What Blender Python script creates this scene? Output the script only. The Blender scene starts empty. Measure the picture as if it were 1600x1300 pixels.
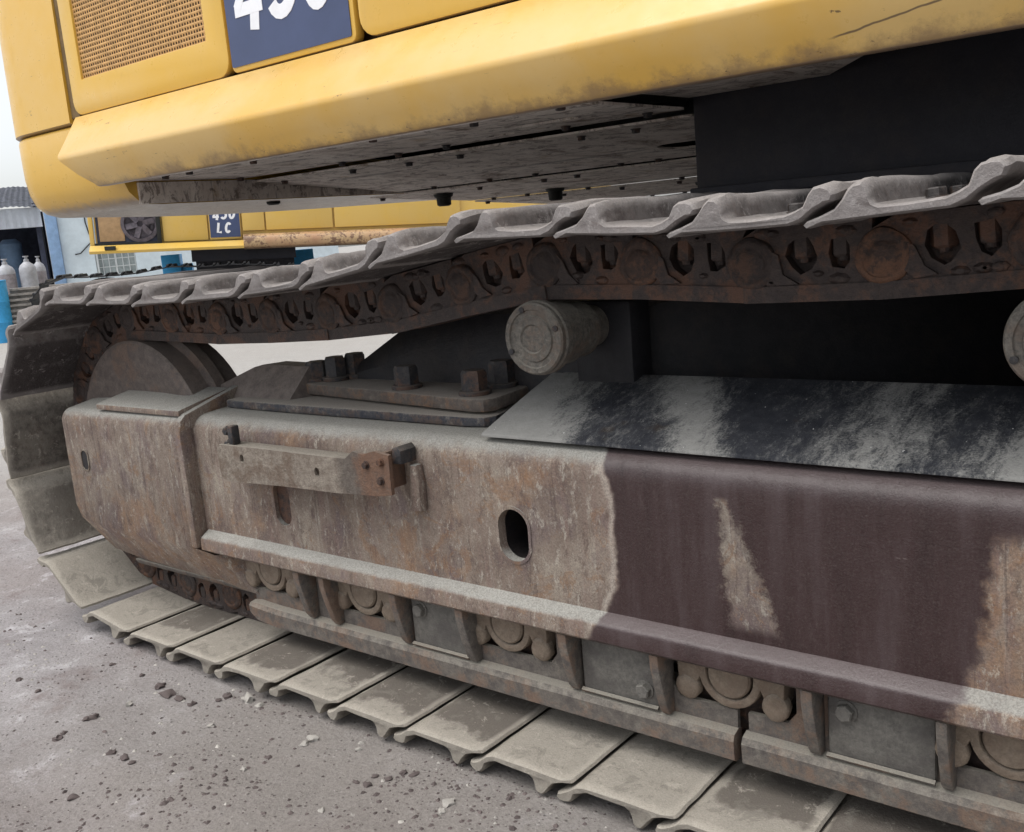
import bpy, bmesh, math, random
from mathutils import Vector, Matrix, noise as mnoise
from mathutils.geometry import tessellate_polygon

random.seed(7)
S = bpy.context.scene
C = S.collection
R = math.radians

# ------------------------------------------------------------------ camera
cam_d = bpy.data.cameras.new('camera')
cam = bpy.data.objects.new('camera', cam_d); C.objects.link(cam)
yaw, pitch, roll = 0.688456, -0.188882, -0.086222
fwd = Vector((-math.sin(yaw)*math.cos(pitch), math.cos(yaw)*math.cos(pitch), math.sin(pitch)))
rgt = Vector((math.cos(yaw), math.sin(yaw), 0)); upv = rgt.cross(fwd)
r2 = math.cos(roll)*rgt + math.sin(roll)*upv
u2 = -math.sin(roll)*rgt + math.cos(roll)*upv
CAM = Vector((1.55142, -1.41696, 1.14320))
cam.matrix_world = Matrix(((r2.x, u2.x, -fwd.x, CAM.x), (r2.y, u2.y, -fwd.y, CAM.y), (r2.z, u2.z, -fwd.z, CAM.z), (0, 0, 0, 1)))
cam_d.sensor_fit = 'HORIZONTAL'; cam_d.sensor_width = 36.0
cam_d.lens = 36.0*1563.6/1600
cam_d.clip_start = 0.02; cam_d.clip_end = 500
S.camera = cam
S.render.resolution_x = 1024; S.render.resolution_y = 832

# ------------------------------------------------------------------ world and sun (overcast)
SUN_EL, SUN_AZ = R(66), R(205)      # azimuth measured from +Y clockwise
w = bpy.data.worlds.new('World'); S.world = w; w.use_nodes = True
nt = w.node_tree; nt.nodes.clear()
sky = nt.nodes.new('ShaderNodeTexSky'); sky.sky_type = 'NISHITA'; sky.sun_disc = False
sky.sun_elevation = SUN_EL; sky.sun_rotation = SUN_AZ
sky.air_density = 1.0; sky.dust_density = 2.0; sky.ozone_density = 1.0
hs = nt.nodes.new('ShaderNodeHueSaturation'); hs.inputs['Saturation'].default_value = 0.22
bg = nt.nodes.new('ShaderNodeBackground'); bg.inputs['Strength'].default_value = 0.13
out = nt.nodes.new('ShaderNodeOutputWorld')
nt.links.new(sky.outputs[0], hs.inputs['Color']); nt.links.new(hs.outputs[0], bg.inputs['Color']); nt.links.new(bg.outputs[0], out.inputs[0])
sl = bpy.data.lights.new('sun', 'SUN'); sl.energy = 1.5; sl.angle = R(50); sl.color = (1.0, 0.97, 0.93)
sun = bpy.data.objects.new('sun', sl); C.objects.link(sun)
sd = Vector((math.sin(SUN_AZ)*math.cos(SUN_EL), math.cos(SUN_AZ)*math.cos(SUN_EL), math.sin(SUN_EL)))
sun.rotation_euler = sd.to_track_quat('Z', 'Y').to_euler()
S.view_settings.view_transform = 'Standard'; S.view_settings.look = 'None'
S.view_settings.exposure = 0.75; S.view_settings.gamma = 1.0

# ------------------------------------------------------------------ material builder
class NB:
    def __init__(s, name):
        s.m = bpy.data.materials.new(name); s.m.use_nodes = True
        s.t = s.m.node_tree; s.n = s.t.nodes; s.l = s.t.links
        s.b = s.n['Principled BSDF']
        s.tc = s.n.new('ShaderNodeTexCoord'); s.geo = s.n.new('ShaderNodeNewGeometry'); s.oi = s.n.new('ShaderNodeObjectInfo')
        s._p = None
    def put(s, sock, v):
        if hasattr(v, 'is_output') or isinstance(v, bpy.types.NodeSocket): s.l.new(v, sock)
        elif isinstance(v, (tuple, list)) and len(v) == 3 and sock.type == 'RGBA': sock.default_value = (*v, 1)
        else: sock.default_value = v
    def P(s, rnd=False):
        p = s.tc.outputs['Object']
        if rnd:
            m = s.n.new('ShaderNodeVectorMath'); m.operation = 'ADD'
            k = s.n.new('ShaderNodeMath'); k.operation = 'MULTIPLY'; s.l.new(s.oi.outputs['Random'], k.inputs[0]); k.inputs[1].default_value = 37.0
            s.l.new(p, m.inputs[0]); s.l.new(k.outputs[0], m.inputs[1]); return m.outputs[0]
        return p
    def scale(s, v, xyz):
        m = s.n.new('ShaderNodeVectorMath'); m.operation = 'MULTIPLY'; s.l.new(v, m.inputs[0]); m.inputs[1].default_value = xyz; return m.outputs[0]
    def xyz(s, v=None):
        m = s.n.new('ShaderNodeSeparateXYZ'); s.l.new(v or s.P(), m.inputs[0]); return m.outputs
    def noise(s, v, sc, det=5, ro=.6, dist=0):
        m = s.n.new('ShaderNodeTexNoise'); s.l.new(v, m.inputs['Vector']); m.inputs['Scale'].default_value = sc
        m.inputs['Detail'].default_value = det; m.inputs['Roughness'].default_value = ro; m.inputs['Distortion'].default_value = dist
        return m.outputs['Fac']
    def vor(s, v, sc, feat='F1'):
        m = s.n.new('ShaderNodeTexVoronoi'); m.feature = feat; s.l.new(v, m.inputs['Vector']); m.inputs['Scale'].default_value = sc
        return m.outputs['Distance']
    def wave(s, v, sc, axis='X'):
        m = s.n.new('ShaderNodeTexWave'); m.bands_direction = axis; s.l.new(v, m.inputs['Vector']); m.inputs['Scale'].default_value = sc; return m.outputs['Fac']
    def math(s, op, a, b=0.0):
        m = s.n.new('ShaderNodeMath'); m.operation = op; s.put(m.inputs[0], a); s.put(m.inputs[1], b); return m.outputs[0]
    def add(s, a, b): return s.math('ADD', a, b)
    def sub(s, a, b): return s.math('SUBTRACT', a, b)
    def mul(s, a, b): return s.math('MULTIPLY', a, b)
    def mx(s, a, b): return s.math('MAXIMUM', a, b)
    def mn(s, a, b): return s.math('MINIMUM', a, b)
    def ss(s, v, lo, hi, a=0.0, b=1.0):
        m = s.n.new('ShaderNodeMapRange'); m.interpolation_type = 'SMOOTHSTEP'; s.put(m.inputs[0], v)
        m.inputs[1].default_value = lo; m.inputs[2].default_value = hi; m.inputs[3].default_value = a; m.inputs[4].default_value = b
        return m.outputs[0]
    def mix(s, f, a, b, mode='MIX'):
        m = s.n.new('ShaderNodeMix'); m.data_type = 'RGBA'; m.blend_type = mode
        s.put(m.inputs[0], f); s.put(m.inputs[6], a); s.put(m.inputs[7], b); return m.outputs[2]
    def ramp(s, f, stops):
        m = s.n.new('ShaderNodeValToRGB'); s.l.new(f, m.inputs[0]); e = m.color_ramp.elements
        while len(e) < len(stops): e.new(.5)
        for i, (p, c) in enumerate(stops): e[i].position = p; e[i].color = (*c, 1)
        return m.outputs[0]
    def nz(s):
        m = s.n.new('ShaderNodeSeparateXYZ'); s.l.new(s.geo.outputs['Normal'], m.inputs[0]); return m.outputs[2]
    def done(s, col, rough=.7, h=None, hd=.01, hs=.5, metal=0.0, spec=.4):
        s.put(s.b.inputs['Base Color'], col); s.put(s.b.inputs['Roughness'], rough); s.put(s.b.inputs['Metallic'], metal)
        s.b.inputs['Specular IOR Level'].default_value = spec
        if h is not None:
            bm = s.n.new('ShaderNodeBump'); bm.inputs['Strength'].default_value = hs; bm.inputs['Distance'].default_value = hd
            s.l.new(h, bm.inputs['Height']); s.l.new(bm.outputs[0], s.b.inputs['Normal'])
        return s.m

M = {}
def mat_frame():
    n = NB('track_frame_paint'); P = n.P(); x, y, z = n.xyz()
    big = n.noise(P, 5, 6, .65); med = n.noise(P, 22, 6, .7); fine = n.noise(P, 260, 3, .8)
    streak = n.noise(n.scale(P, (34, 34, 2.2)), 1, 5, .7)
    col = n.ramp(big, [(.30, (.115, .083, .076)), (.43, (.178, .135, .108)), (.55, (.250, .203, .163)), (.72, (.35, .31, .25))])
    col = n.mix(n.ss(n.noise(P, 3.1, 5, .7, .4), .48, .62, 0, .8), col, (.275, .170, .105))
    col = n.mix(n.ss(n.noise(n.scale(P, (1, 1, .6)), 6.5, 6, .7, .4), .52, .63, 0, .75), col, (.135, .100, .100))
    col = n.mix(n.ss(streak, .46, .70, 0, .55), col, (.21, .14, .118))
    col = n.mix(n.ss(n.noise(n.scale(P, (60, 60, 3)), 1, 4, .7), .55, .75, 0, .45), col, (.34, .30, .25))
    col = n.mix(n.ss(med, .56, .72, 0, .5), col, (.13, .098, .088))
    Pv = n.scale(P, (1, 1, .45))
    col = n.mix(n.ss(n.noise(Pv, 34, 8, .8, .4), .53, .60, 0, .62), col, (.105, .072, .058))
    col = n.mix(n.ss(n.noise(Pv, 47, 8, .8, .3), .55, .61, 0, .55), col, (.46, .425, .36))
    col = n.mix(n.ss(n.noise(P, 11, 8, .78, .8), .55, .60, 0, .5), col, (.23, .125, .065))
    col = n.mix(n.ss(n.noise(n.scale(P, (70, 70, 2.6)), 1, 5, .75), .57, .64, 0, .5), col, (.085, .058, .050))
    # washed dark stretch of plate, with dried mud left on it
    wob = n.mul(n.sub(n.noise(P, 9, 4, .6), .5), .07)
    bow = n.mul(n.math('POWER', n.sub(z, .53), 2.0), -1.6)
    xd = n.add(x, n.add(wob, n.mul(bow, -1.0)))
    dark = n.ss(xd, .514, .526)
    tide = n.mul(n.ss(n.math('ABSOLUTE', n.sub(xd, .511)), .0, .012, .55, 0), n.ss(z, .33, .36))
    col = n.mix(tide, col, (.47, .42, .36))
    t = n.sub(.635, z)
    cen = n.add(.742, n.mul(t, .22))
    halfw = n.add(.008, n.mul(n.mx(t, 0.0), .17))
    d = n.sub(n.add(n.math('ABSOLUTE', n.sub(x, cen)), n.add(n.mul(n.sub(n.noise(P, 26, 7, .78), .5), .085), n.mul(n.sub(fine, .5), .03))), halfw)
    strk = n.mul(n.ss(d, -.014, .010, 1, 0), n.mul(n.ss(z, .385, .41), n.ss(z, .625, .64, 1, 0)))
    edge = n.ss(n.add(n.add(x, n.mul(n.sub(n.noise(P, 13, 5, .65), .5), .10)), n.mul(n.sub(z, .5), -.22)), 1.165, 1.19)
    edge = n.mul(edge, n.ss(z, .60, .64, 1, 0))
    dark = n.mul(dark, n.sub(1.0, n.mx(n.mul(strk, .85), n.mul(edge, .95))))
    dcol = n.ramp(n.noise(n.scale(P, (16, 16, 2)), 1, 6, .7), [(.3, (.024, .0115, .0115)), (.5, (.039, .0205, .0205)), (.68, (.060, .040, .041)), (.85, (.085, .062, .062))])
    dcol = n.mix(n.ss(n.noise(n.scale(P, (1, 1, .35)), 30, 7, .8), .56, .70, 0, .22), dcol, (.14, .11, .105))
    scr = n.noise(n.scale(P, (2.5, 60, 60)), 1, 4, .6, 1.2)
    dcol = n.mix(n.mul(n.ss(scr, .70, .715), n.ss(med, .52, .6)), dcol, (.20, .16, .15))
    dark = n.mul(dark, n.ss(fine, .25, .4, .86, 1))
    # settled dust on what faces up
    up = n.ss(n.add(n.nz(), n.mul(n.sub(med, .5), .7)), .35, .85)
    col = n.mix(n.mul(up, .92), col, n.mix(med, (.26, .26, .235), (.40, .395, .36)))
    dcol = n.mix(n.mul(up, .42), dcol, (.20, .17, .17))
    col = n.mix(dark, col, dcol)
    col = n.mix(n.ss(fine, .36, .60, .42, 0), col, (.06, .045, .042))
    grain = n.mul(n.sub(1.0, n.mul(dark, .9)), n.ss(n.noise(P, 150, 4, .7), .56, .66, 0, .3))
    col = n.mix(grain, col, (.36, .33, .28))
    col = n.mix(n.mul(n.ss(n.noise(P, 330, 2, .5), .74, .78, 0, .3), n.sub(1.0, n.mul(dark, .85))), col, (.5, .47, .42))
    ro = n.mix(dark, (.85, .85, .85), n.mix(med, (.20, .20, .20), (.44, .44, .44)))
    h = n.add(n.mul(med, .5), n.add(n.mul(fine, .25), n.mul(streak, .2)))
    return n.done(col, ro, h, .006, .55)
def mat_cover():
    n = NB('sloped_cover_paint'); P = n.P(); x, y, z = n.xyz()
    a = n.noise(P, 7, 7, .7, .6); b = n.noise(P, 28, 8, .75); f = n.noise(P, 240, 3, .8)
    base = n.ramp(b, [(.3, (.014, .016, .021)), (.55, (.034, .036, .043)), (.8, (.075, .075, .078))])
    base = n.mix(n.ss(n.noise(P, 16, 5), .6, .72, 0, .5), base, (.05, .035, .022))
    Pc = n.scale(P, (1.5, .6, 1.0))
    mott = n.add(n.mul(n.sub(n.noise(Pc, 20, 10, .82, .5), .5), 2.2), n.add(n.mul(n.sub(n.noise(Pc, 6, 6, .7, .5), .5), 1.1), n.mul(n.sub(f, .5), 1.1)))
    g1 = n.ss(n.add(x, n.mul(y, .45)), .34, .60, .9, -.25)
    cc = n.math('ABSOLUTE', n.sub(n.add(x, n.mul(y, .55)), .76))
    g2 = n.ss(cc, .0, .13, .62, -.2)
    g3 = n.ss(n.add(x, n.mul(y, -.35)), .98, 1.22, -.2, .72)
    g4 = n.mul(n.ss(n.math('ABSOLUTE', n.sub(x, .98)), .0, .16, .30, -.2), 1.0)
    g = n.mx(n.mx(g1, g2), n.mx(g3, g4))
    g = n.ss(n.add(g, mott), -.08, .62)
    g = n.mx(g, n.ss(n.add(n.noise(Pc, 48, 8, .85), n.mul(n.sub(n.noise(Pc, 5, 3), .5), .5)), .50, .72, 0, .5))
    col = n.mix(n.mul(g, .9), base, n.mix(b, (.20, .197, .185), (.36, .355, .335)))
    col = n.mix(n.ss(n.noise(P, 120, 2, .5), .74, .78), col, (.6, .6, .58))
    return n.done(col, n.ss(g, 0, 1, .72, .95), n.add(b, n.mul(f, .5)), .006, .6, spec=.2)
def mat_shoe(name, steel, rust, dust, amount, wet=False):
    n = NB(name); P = n.P(True); Q = n.P(); x, y, z = n.xyz(Q)
    a = n.noise(P, 9, 6, .65); b = n.noise(P, 38, 6, .75); f = n.noise(P, 300, 3, .8)
    col = n.ramp(b, [(.3, tuple(c*.6 for c in steel)), (.6, steel), (.85, tuple(c*1.6 for c in steel))])
    col = n.mix(n.ss(a, .5, .68, 0, .6), col, rust)
    up = n.ss(n.add(n.nz(), n.mul(n.sub(b, .5), 1.1)), .05, .75)
    d = n.mul(up, amount)
    dc = n.mix(b, tuple(c*.82 for c in dust), tuple(c*1.12 for c in dust))
    col = n.mix(d, col, dc)
    side = n.ss(n.add(n.noise(P, 30, 5, .7), n.mul(a, .4)), .55, .85, .1, .75)
    col = n.mix(n.mul(side, n.sub(1.0, up)), col, tuple(c*.72 for c in dust))
    if not wet:
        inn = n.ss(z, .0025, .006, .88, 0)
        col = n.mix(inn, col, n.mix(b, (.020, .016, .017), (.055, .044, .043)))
        far_half = n.ss(n.add(y, n.mul(n.sub(a, .5), .25)), .24, .34)  # near-black towards the inner half of the shoe
        col = n.mix(n.mul(far_half, .9), col, (.018, .016, .017))
    if wet:   # damp patch in the middle of the shoe, its own outline on every shoe
        k = n.add(n.mul(n.sub(n.noise(P, 8, 5, .65), .5), .22), n.mul(n.oi.outputs['Random'], .09))
        e = n.ss(n.add(y, n.add(k, n.mul(n.sub(b, .5), .06))), .10, .135)
        lat = n.mul(n.ss(n.add(x, k), .035, .05), n.ss(n.add(x, n.mul(k, -.3)), .19, .205, 1, 0))
        wm = n.mul(n.mul(e, lat), n.ss(n.math('FRACT', n.mul(n.oi.outputs['Random'], 7.3)), .22, .30, .0, .8))
        col = n.mix(n.mul(wm, up), col, (.085, .07, .06))
    crust = n.noise(P, 16, 8, .78, .6)
    col = n.mix(n.ss(crust, .53, .58, 0, .6), col, tuple(c*.55 for c in dust))
    col = n.mix(n.ss(n.noise(P, 24, 8, .8, .5), .57, .62, 0, .6), col, tuple(min(1, c*1.3) for c in dust))
    col = n.mix(n.ss(n.noise(P, 55, 5, .7), .60, .68, 0, .5), col, tuple(c*.38 for c in dust))
    ex = n.ss(n.sub(n.geo.outputs['Pointiness'], .5), .012, .05, 0, .5)
    col = n.mix(ex, col, tuple(min(1, c*1.25) for c in dust))
    col = n.mix(n.ss(f, .35, .6, .35, 0), col, tuple(c*.45 for c in dust))
    return n.done(col, .88, n.add(b, n.mul(f, .4)), .006, .7, spec=.25)
def mat_generic(name, c1, c2, rust=None, ramt=.5, dust=None, damt=.5, rough=.7, sc=14, bump=.5, rnd=True, metal=0.0):
    n = NB(name); P = n.P(rnd)
    a = n.noise(P, sc*.5, 6, .65); b = n.noise(P, sc*3, 6, .75); f = n.noise(P, 280, 3, .8)
    col = n.mix(n.ss(b, .3, .7), c1, c2)
    if rust: col = n.mix(n.ss(n.add(a, n.mul(n.sub(b, .5), .5)), .47, .62, 0, ramt), col, rust)
    if dust:
        up = n.ss(n.add(n.nz(), n.mul(n.sub(b, .5), 1.0)), .2, .85)
        col = n.mix(n.mul(up, damt), col, dust)
        col = n.mix(n.ss(n.noise(P, sc*1.6, 7, .75), .52, .72, 0, damt*.6), col, dust)
    col = n.mix(n.ss(f, .35, .6, .25, 0), col, tuple(c*.5 for c in c1))
    return n.done(col, rough, n.add(b, n.mul(f, .4)), .005, bump, metal)
def mat_yellow(name='yellow_paint', base=(.64, .385, .055), dirt_z=None, fade=.25, worn=0.0):
    n = NB(name); P = n.P(); x, y, z = n.xyz()
    a = n.noise(P, 3.2, 5, .6); b = n.noise(P, 24, 6, .75); f = n.noise(P, 200, 3, .8)
    col = n.mix(n.ss(a, .30, .62, 0, fade), base, (.64, .50, .27))
    col = n.mix(n.ss(b, .56, .75, 0, .16), col, (.40, .22, .06))
    runs = n.noise(n.scale(P, (22, 22, 1.6)), 1, 5, .7)
    col = n.mix(n.ss(runs, .58, .8, 0, .14), col, (.36, .24, .10))
    if dirt_z is not None:
        k = n.ss(n.add(z, n.mul(n.sub(n.noise(P, 10, 7, .75), .5), .14)), dirt_z-.012, dirt_z+.034, .72, 0)
        col = n.mix(k, col, (.20, .13, .075))
        sc = n.noise(n.scale(P, (4, 45, 45)), 1, 4, .6, 2.0)
        m = n.mul(n.ss(sc, .66, .68), n.ss(b, .54, .60))
        col = n.mix(n.mul(m, .8), col, (.06, .04, .03))
        # one long scratch and chipped paint along the lower edge
        cz_ = n.add(1.392, n.add(n.mul(n.math('POWER', n.mx(n.sub(x, .90), 0.0), 1.4), .28), n.mul(n.sub(n.noise(P, 9, 3), .5), .02)))
        sr = n.mul(n.ss(n.math('ABSOLUTE', n.sub(z, cz_)), .0008, .0022, 1, 0), n.mul(n.ss(x, .90, .93), n.ss(x, 1.13, 1.16, 1, 0)))
        chip = n.mul(n.ss(n.noise(n.scale(P, (1, 2, 2)), 46, 7, .8, .6), .60, .63), n.ss(z, dirt_z+.004, dirt_z+.03, 1, 0))
        col = n.mix(n.mx(n.mul(sr, .8), n.mul(chip, .85)), col, (.075, .05, .04))
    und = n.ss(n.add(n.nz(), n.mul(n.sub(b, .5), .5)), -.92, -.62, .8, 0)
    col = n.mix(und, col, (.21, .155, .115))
    if worn: col = n.mix(n.ss(n.add(b, n.mul(a, .6)), .80, .88, 0, worn), col, (.16, .085, .055))
    col = n.mix(n.ss(n.noise(P, 75, 4, .7), .70, .75, 0, .55), col, (.12, .07, .04))
    ro = n.ss(b, .3, .7, .26, .42)
    n.b.inputs['Coat Weight'].default_value = .15; n.b.inputs['Coat Roughness'].default_value = .22
    return n.done(col, ro, n.add(n.mul(a, .8), n.mul(f, .12)), .004, .25, spec=.45)
def mat_belly():
    n = NB('belly_pan_dirty_steel'); P = n.P(); x, y, z = n.xyz()
    a = n.noise(n.scale(P, (1.6, 1, 1)), 4.5, 8, .74, .9); b = n.noise(P, 26, 8, .78); f = n.noise(P, 240, 3, .8)
    col = n.ramp(a, [(.36, (.26, .20, .155)), (.43, (.64, .57, .51)), (.60, (.82, .76, .69)), (.80, (.70, .63, .56))])
    col = n.mix(n.ss(b, .56, .70, 0, .6), col, (.10, .07, .055))
    col = n.mix(n.ss(n.noise(P, 9, 6, .7), .58, .68, 0, .5), col, (.42, .28, .12))
    col = n.mix(n.ss(n.noise(n.scale(P, (1, 1.6, 1)), 11, 9, .8, 1.0), .52, .58, 0, .7), col, (.13, .095, .075))
    col = n.mix(n.ss(n.noise(n.scale(P, (1.2, 12, 1)), 1.3, 4, .7), .6, .68, 0, .5), col, (.035, .028, .028))
    return n.done(col, .8, n.add(b, n.mul(f, .4)), .005, .5)
def mat_ground():
    n = NB('yard_mud'); P = n.P(); x, y, z = n.xyz()
    a = n.noise(P, .55, 6, .65); b = n.noise(P, 3.5, 8, .72); c = n.noise(P, 19, 8, .75); f = n.noise(P, 130, 5, .8)
    col = n.ramp(b, [(.3, (.24, .222, .222)), (.5, (.34, .320, .320)), (.7, (.45, .432, .435))])
    col = n.mix(n.ss(a, .44, .60, 0, .6), col, (.265, .228, .215))
    col = n.mix(n.ss(c, .54, .70, 0, .6), col, (.15, .118, .118))
    col = n.mix(n.ss(n.noise(P, 7, 7, .7), .56, .68, 0, .55), col, (.60, .575, .595))
    col = n.mix(n.ss(n.noise(P, 2.2, 7, .75, .6), .54, .64, 0, .55), col, (.20, .155, .15))
    # paler part of the yard farther off
    far = n.ss(n.add(n.math('MULTIPLY', x, -1.0), n.mul(n.sub(b, .5), 2.0)), 2.6, 5.5)
    col = n.mix(n.mul(far, .85), col, n.mix(b, (.37, .355, .33), (.46, .445, .415)))
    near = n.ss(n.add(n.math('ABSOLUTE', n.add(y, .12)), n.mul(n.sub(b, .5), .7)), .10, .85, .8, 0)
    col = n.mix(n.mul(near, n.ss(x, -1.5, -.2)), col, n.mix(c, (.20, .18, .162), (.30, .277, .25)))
    v = n.vor(P, 46)
    col = n.mix(n.ss(n.add(v, n.mul(c, .12)), .14, .2, .55, 0), col, (.08, .062, .058))
    col = n.mix(n.ss(n.noise(P, 85, 2, .5), .71, .74, 0, .7), col, (.42, .40, .38))
    col = n.mix(n.ss(f, .35, .6, .35, 0), col, (.07, .055, .05))
    ro = n.ss(b, .35, .65, .72, .95)
    h = n.add(n.mul(c, .7), n.add(n.mul(f, .3), n.ss(v, .0, .25, .35, 0)))
    return n.done(col, ro, h, .016, .8, spec=.3)
def mat_plain(name, col, rough=.6, var=.2, metal=0.0, sc=20, emit=None):
    n = NB(name); P = n.P(True); b = n.noise(P, sc, 6, .7)
    c = n.mix(n.ss(b, .3, .7), tuple(k*(1-var) for k in col), tuple(min(1, k*(1+var)) for k in col))
    return n.done(c, rough, b, .003, .3, metal)
M['frame'] = mat_frame(); M['cover'] = mat_cover()
M['shoe_low'] = mat_shoe('shoe_dried_mud', (.10, .085, .075), (.13, .09, .07), (.345, .315, .268), .95, wet=True)
M['shoe_top'] = mat_shoe('shoe_worn_steel', (.085, .066, .062), (.12, .075, .06), (.285, .265, .255), .9)
M['link'] = mat_generic('link_oily_steel', (.030, .022, .021), (.060, .043, .037), (.115, .055, .032), .8, rough=.5, sc=18, bump=.9)
M['boss'] = mat_generic('rusty_boss', (.030, .021, .019), (.075, .044, .032), (.17, .080, .042), .6, rough=.7, sc=34)
M['boss_dark'] = mat_generic('greasy_boss', (.024, .018, .018), (.05, .034, .028), (.11, .055, .032), .6, rough=.6, sc=30, bump=.8)
M['nut'] = mat_generic('greasy_nut', (.035, .032, .032), (.09, .08, .075), (.10, .05, .03), .4, rough=.5, sc=40)
M['roller'] = mat_generic('carrier_roller_steel', (.075, .068, .060), (.18, .165, .140), (.13, .085, .06), .5, (.30, .28, .24), .7, rough=.65, sc=34)
M['idler'] = mat_generic('idler_steel', (.070, .055, .049), (.135, .108, .094), (.14, .08, .05), .5, (.24, .205, .18), .55, rough=.6, sc=12)
M['dark'] = mat_generic('black_greasy_paint', (.008, .008, .010), (.017, .016, .019), (.028, .020, .017), .5, (.05, .043, .04), .25, rough=.6, sc=9)
M['navy'] = mat_generic('dark_slate_paint', (.018, .018, .025), (.026, .026, .034), (.04, .03, .026), .3, rough=.7, sc=6, bump=.2)
M['flange'] = mat_generic('weathered_flange_steel', (.075, .062, .055), (.14, .118, .10), (.18, .09, .045), .6, (.30, .27, .235), .75, rough=.8, sc=16)
M['pad'] = mat_generic('pad_blue_black_paint', (.03, .033, .045), (.07, .068, .07), (.16, .09, .05), .4, (.33, .30, .26), .9, rough=.8, sc=16)
M['bolt'] = mat_generic('blackened_bolt', (.022, .023, .028), (.055, .05, .048), (.14, .07, .04), .55, (.16, .14, .12), .5, rough=.65, sc=30)
M['guard'] = mat_generic('roller_guard_muddy', (.085, .074, .068), (.165, .145, .125), (.20, .105, .06), .45, (.30, .28, .235), .75, rough=.8, sc=14)
M['bay'] = mat_generic('bay_plate_mud', (.10, .094, .085), (.18, .168, .15), (.07, .062, .06), .6, (.25, .24, .21), .5, rough=.8, sc=20)
M['cap'] = mat_generic('roller_cap_mud', (.16, .125, .095), (.26, .205, .155), (.11, .07, .05), .4, (.30, .255, .205), .6, rough=.85, sc=26)
M['bracket'] = mat_generic('step_bracket_rust', (.17, .135, .10), (.25, .205, .155), (.22, .085, .045), .55, (.30, .27, .22), .6, rough=.85, sc=18)
def mat_bracket():
    n = NB('step_bracket_rust'); P = n.P(); x, y, z = n.xyz()
    a = n.noise(P, 14, 7, .7); b = n.noise(P, 55, 6, .75); f = n.noise(P, 280, 3, .8)
    col = n.mix(n.ss(b, .3, .7), (.185, .15, .122), (.32, .28, .232))
    col = n.mix(n.ss(n.noise(P, 8, 6, .7), .5, .62, 0, .6), col, (.13, .085, .06))
    xr = n.add(x, n.mul(n.sub(a, .5), .12))
    col = n.mix(n.ss(xr, -.19, -.15, 0, .6), col, (.06, .05, .048))
    col = n.mix(n.mul(n.ss(xr, -.135, -.10, 0, .75), n.ss(b, .3, .55, .4, 1)), col, (.20, .105, .065))
    up = n.ss(n.add(n.nz(), n.mul(n.sub(b, .5), 1.0)), .2, .85)
    col = n.mix(n.mul(up, n.ss(xr, -.2, -.16, .8, .25)), col, (.36, .33, .28))
    col = n.mix(n.ss(f, .35, .6, .35, 0), col, (.07, .055, .045))
    return n.done(col, .88, n.add(b, n.mul(f, .4)), .008, .8, spec=.25)
M['bracket'] = mat_bracket()
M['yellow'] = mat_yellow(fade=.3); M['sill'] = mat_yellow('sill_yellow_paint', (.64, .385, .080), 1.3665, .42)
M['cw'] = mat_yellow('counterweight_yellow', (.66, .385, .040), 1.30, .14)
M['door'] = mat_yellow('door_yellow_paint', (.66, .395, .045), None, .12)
M['grille'] = mat_plain('grille_orange_paint', (.52, .30, .11), .5, .25, sc=30)
M['grille_dark'] = mat_plain('grille_core_dark', (.10, .06, .03), .8, .3)
M['groove_shade'] = mat_plain('brown_groove_shade', (.15, .10, .045), .8, .25)  # shaded brown of the door groove, put into the colour
M['decal'] = mat_plain('slate_blue_decal', (.050, .070, .150), .38, .10, sc=5)
M['white'] = mat_plain('white_vinyl', (.80, .81, .84), .45, .05)
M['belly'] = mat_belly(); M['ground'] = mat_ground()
M['rubber'] = mat_plain('black_rubber', (.018, .02, .018), .7, .3)
M['stone'] = mat_plain('pale_pebble', (.34, .32, .29), .9, .35, sc=40)
M['clod'] = mat_plain('dark_clod', (.10, .080, .076), .95, .45, sc=40)
M['bg_yellow'] = mat_yellow('second_yellow_paint', (.68, .44, .085), None, .2)
M['bg_worn'] = mat_yellow('second_worn_paint', (.42, .235, .13), None, .5, .9)
M['bg_tan'] = mat_plain('tan_panel', (.42, .27, .14), .6, .15)
M['bg_fan'] = mat_plain('fan_shroud', (.10, .085, .10), .5, .4)
M['blue'] = mat_plain('bright_blue_paint', (.05, .36, .72), .5, .12)
M['wallwhite'] = mat_plain('white_render', (.60, .68, .72), .9, .08, sc=3)
M['fascia'] = mat_plain('white_corrugated_sheet', (.80, .84, .90), .6, .08, sc=3)
M['bluecol'] = mat_plain('blue_steel_column', (.22, .34, .52), .6, .15, sc=4)
M['roofgrey'] = mat_plain('grey_roof_sheet', (.16, .17, .20), .8, .4, sc=6)
M['shade'] = mat_plain('workshop_interior', (.05, .055, .08), .9, .3, sc=4)
M['winframe'] = mat_plain('window_frame', (.55, .58, .58), .6, .1)
M['glass'] = mat_plain('window_glass', (.30, .34, .34), .2, .2, sc=6)
M['cyl'] = mat_plain('grey_cylinder_paint', (.28, .26, .28), .5, .25, sc=12)
M['cylwhite'] = mat_plain('pale_cylinder_shoulder', (.38, .39, .42), .5, .15, sc=12)
M['slat'] = mat_plain('grey_steel_bar', (.30, .285, .27), .7, .35, sc=12)
M['cable'] = mat_plain('black_cable', (.02, .02, .02), .6, .1)
M['bgtrack'] = mat_plain('black_track_shoe', (.022, .022, .024), .6, .3)

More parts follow.
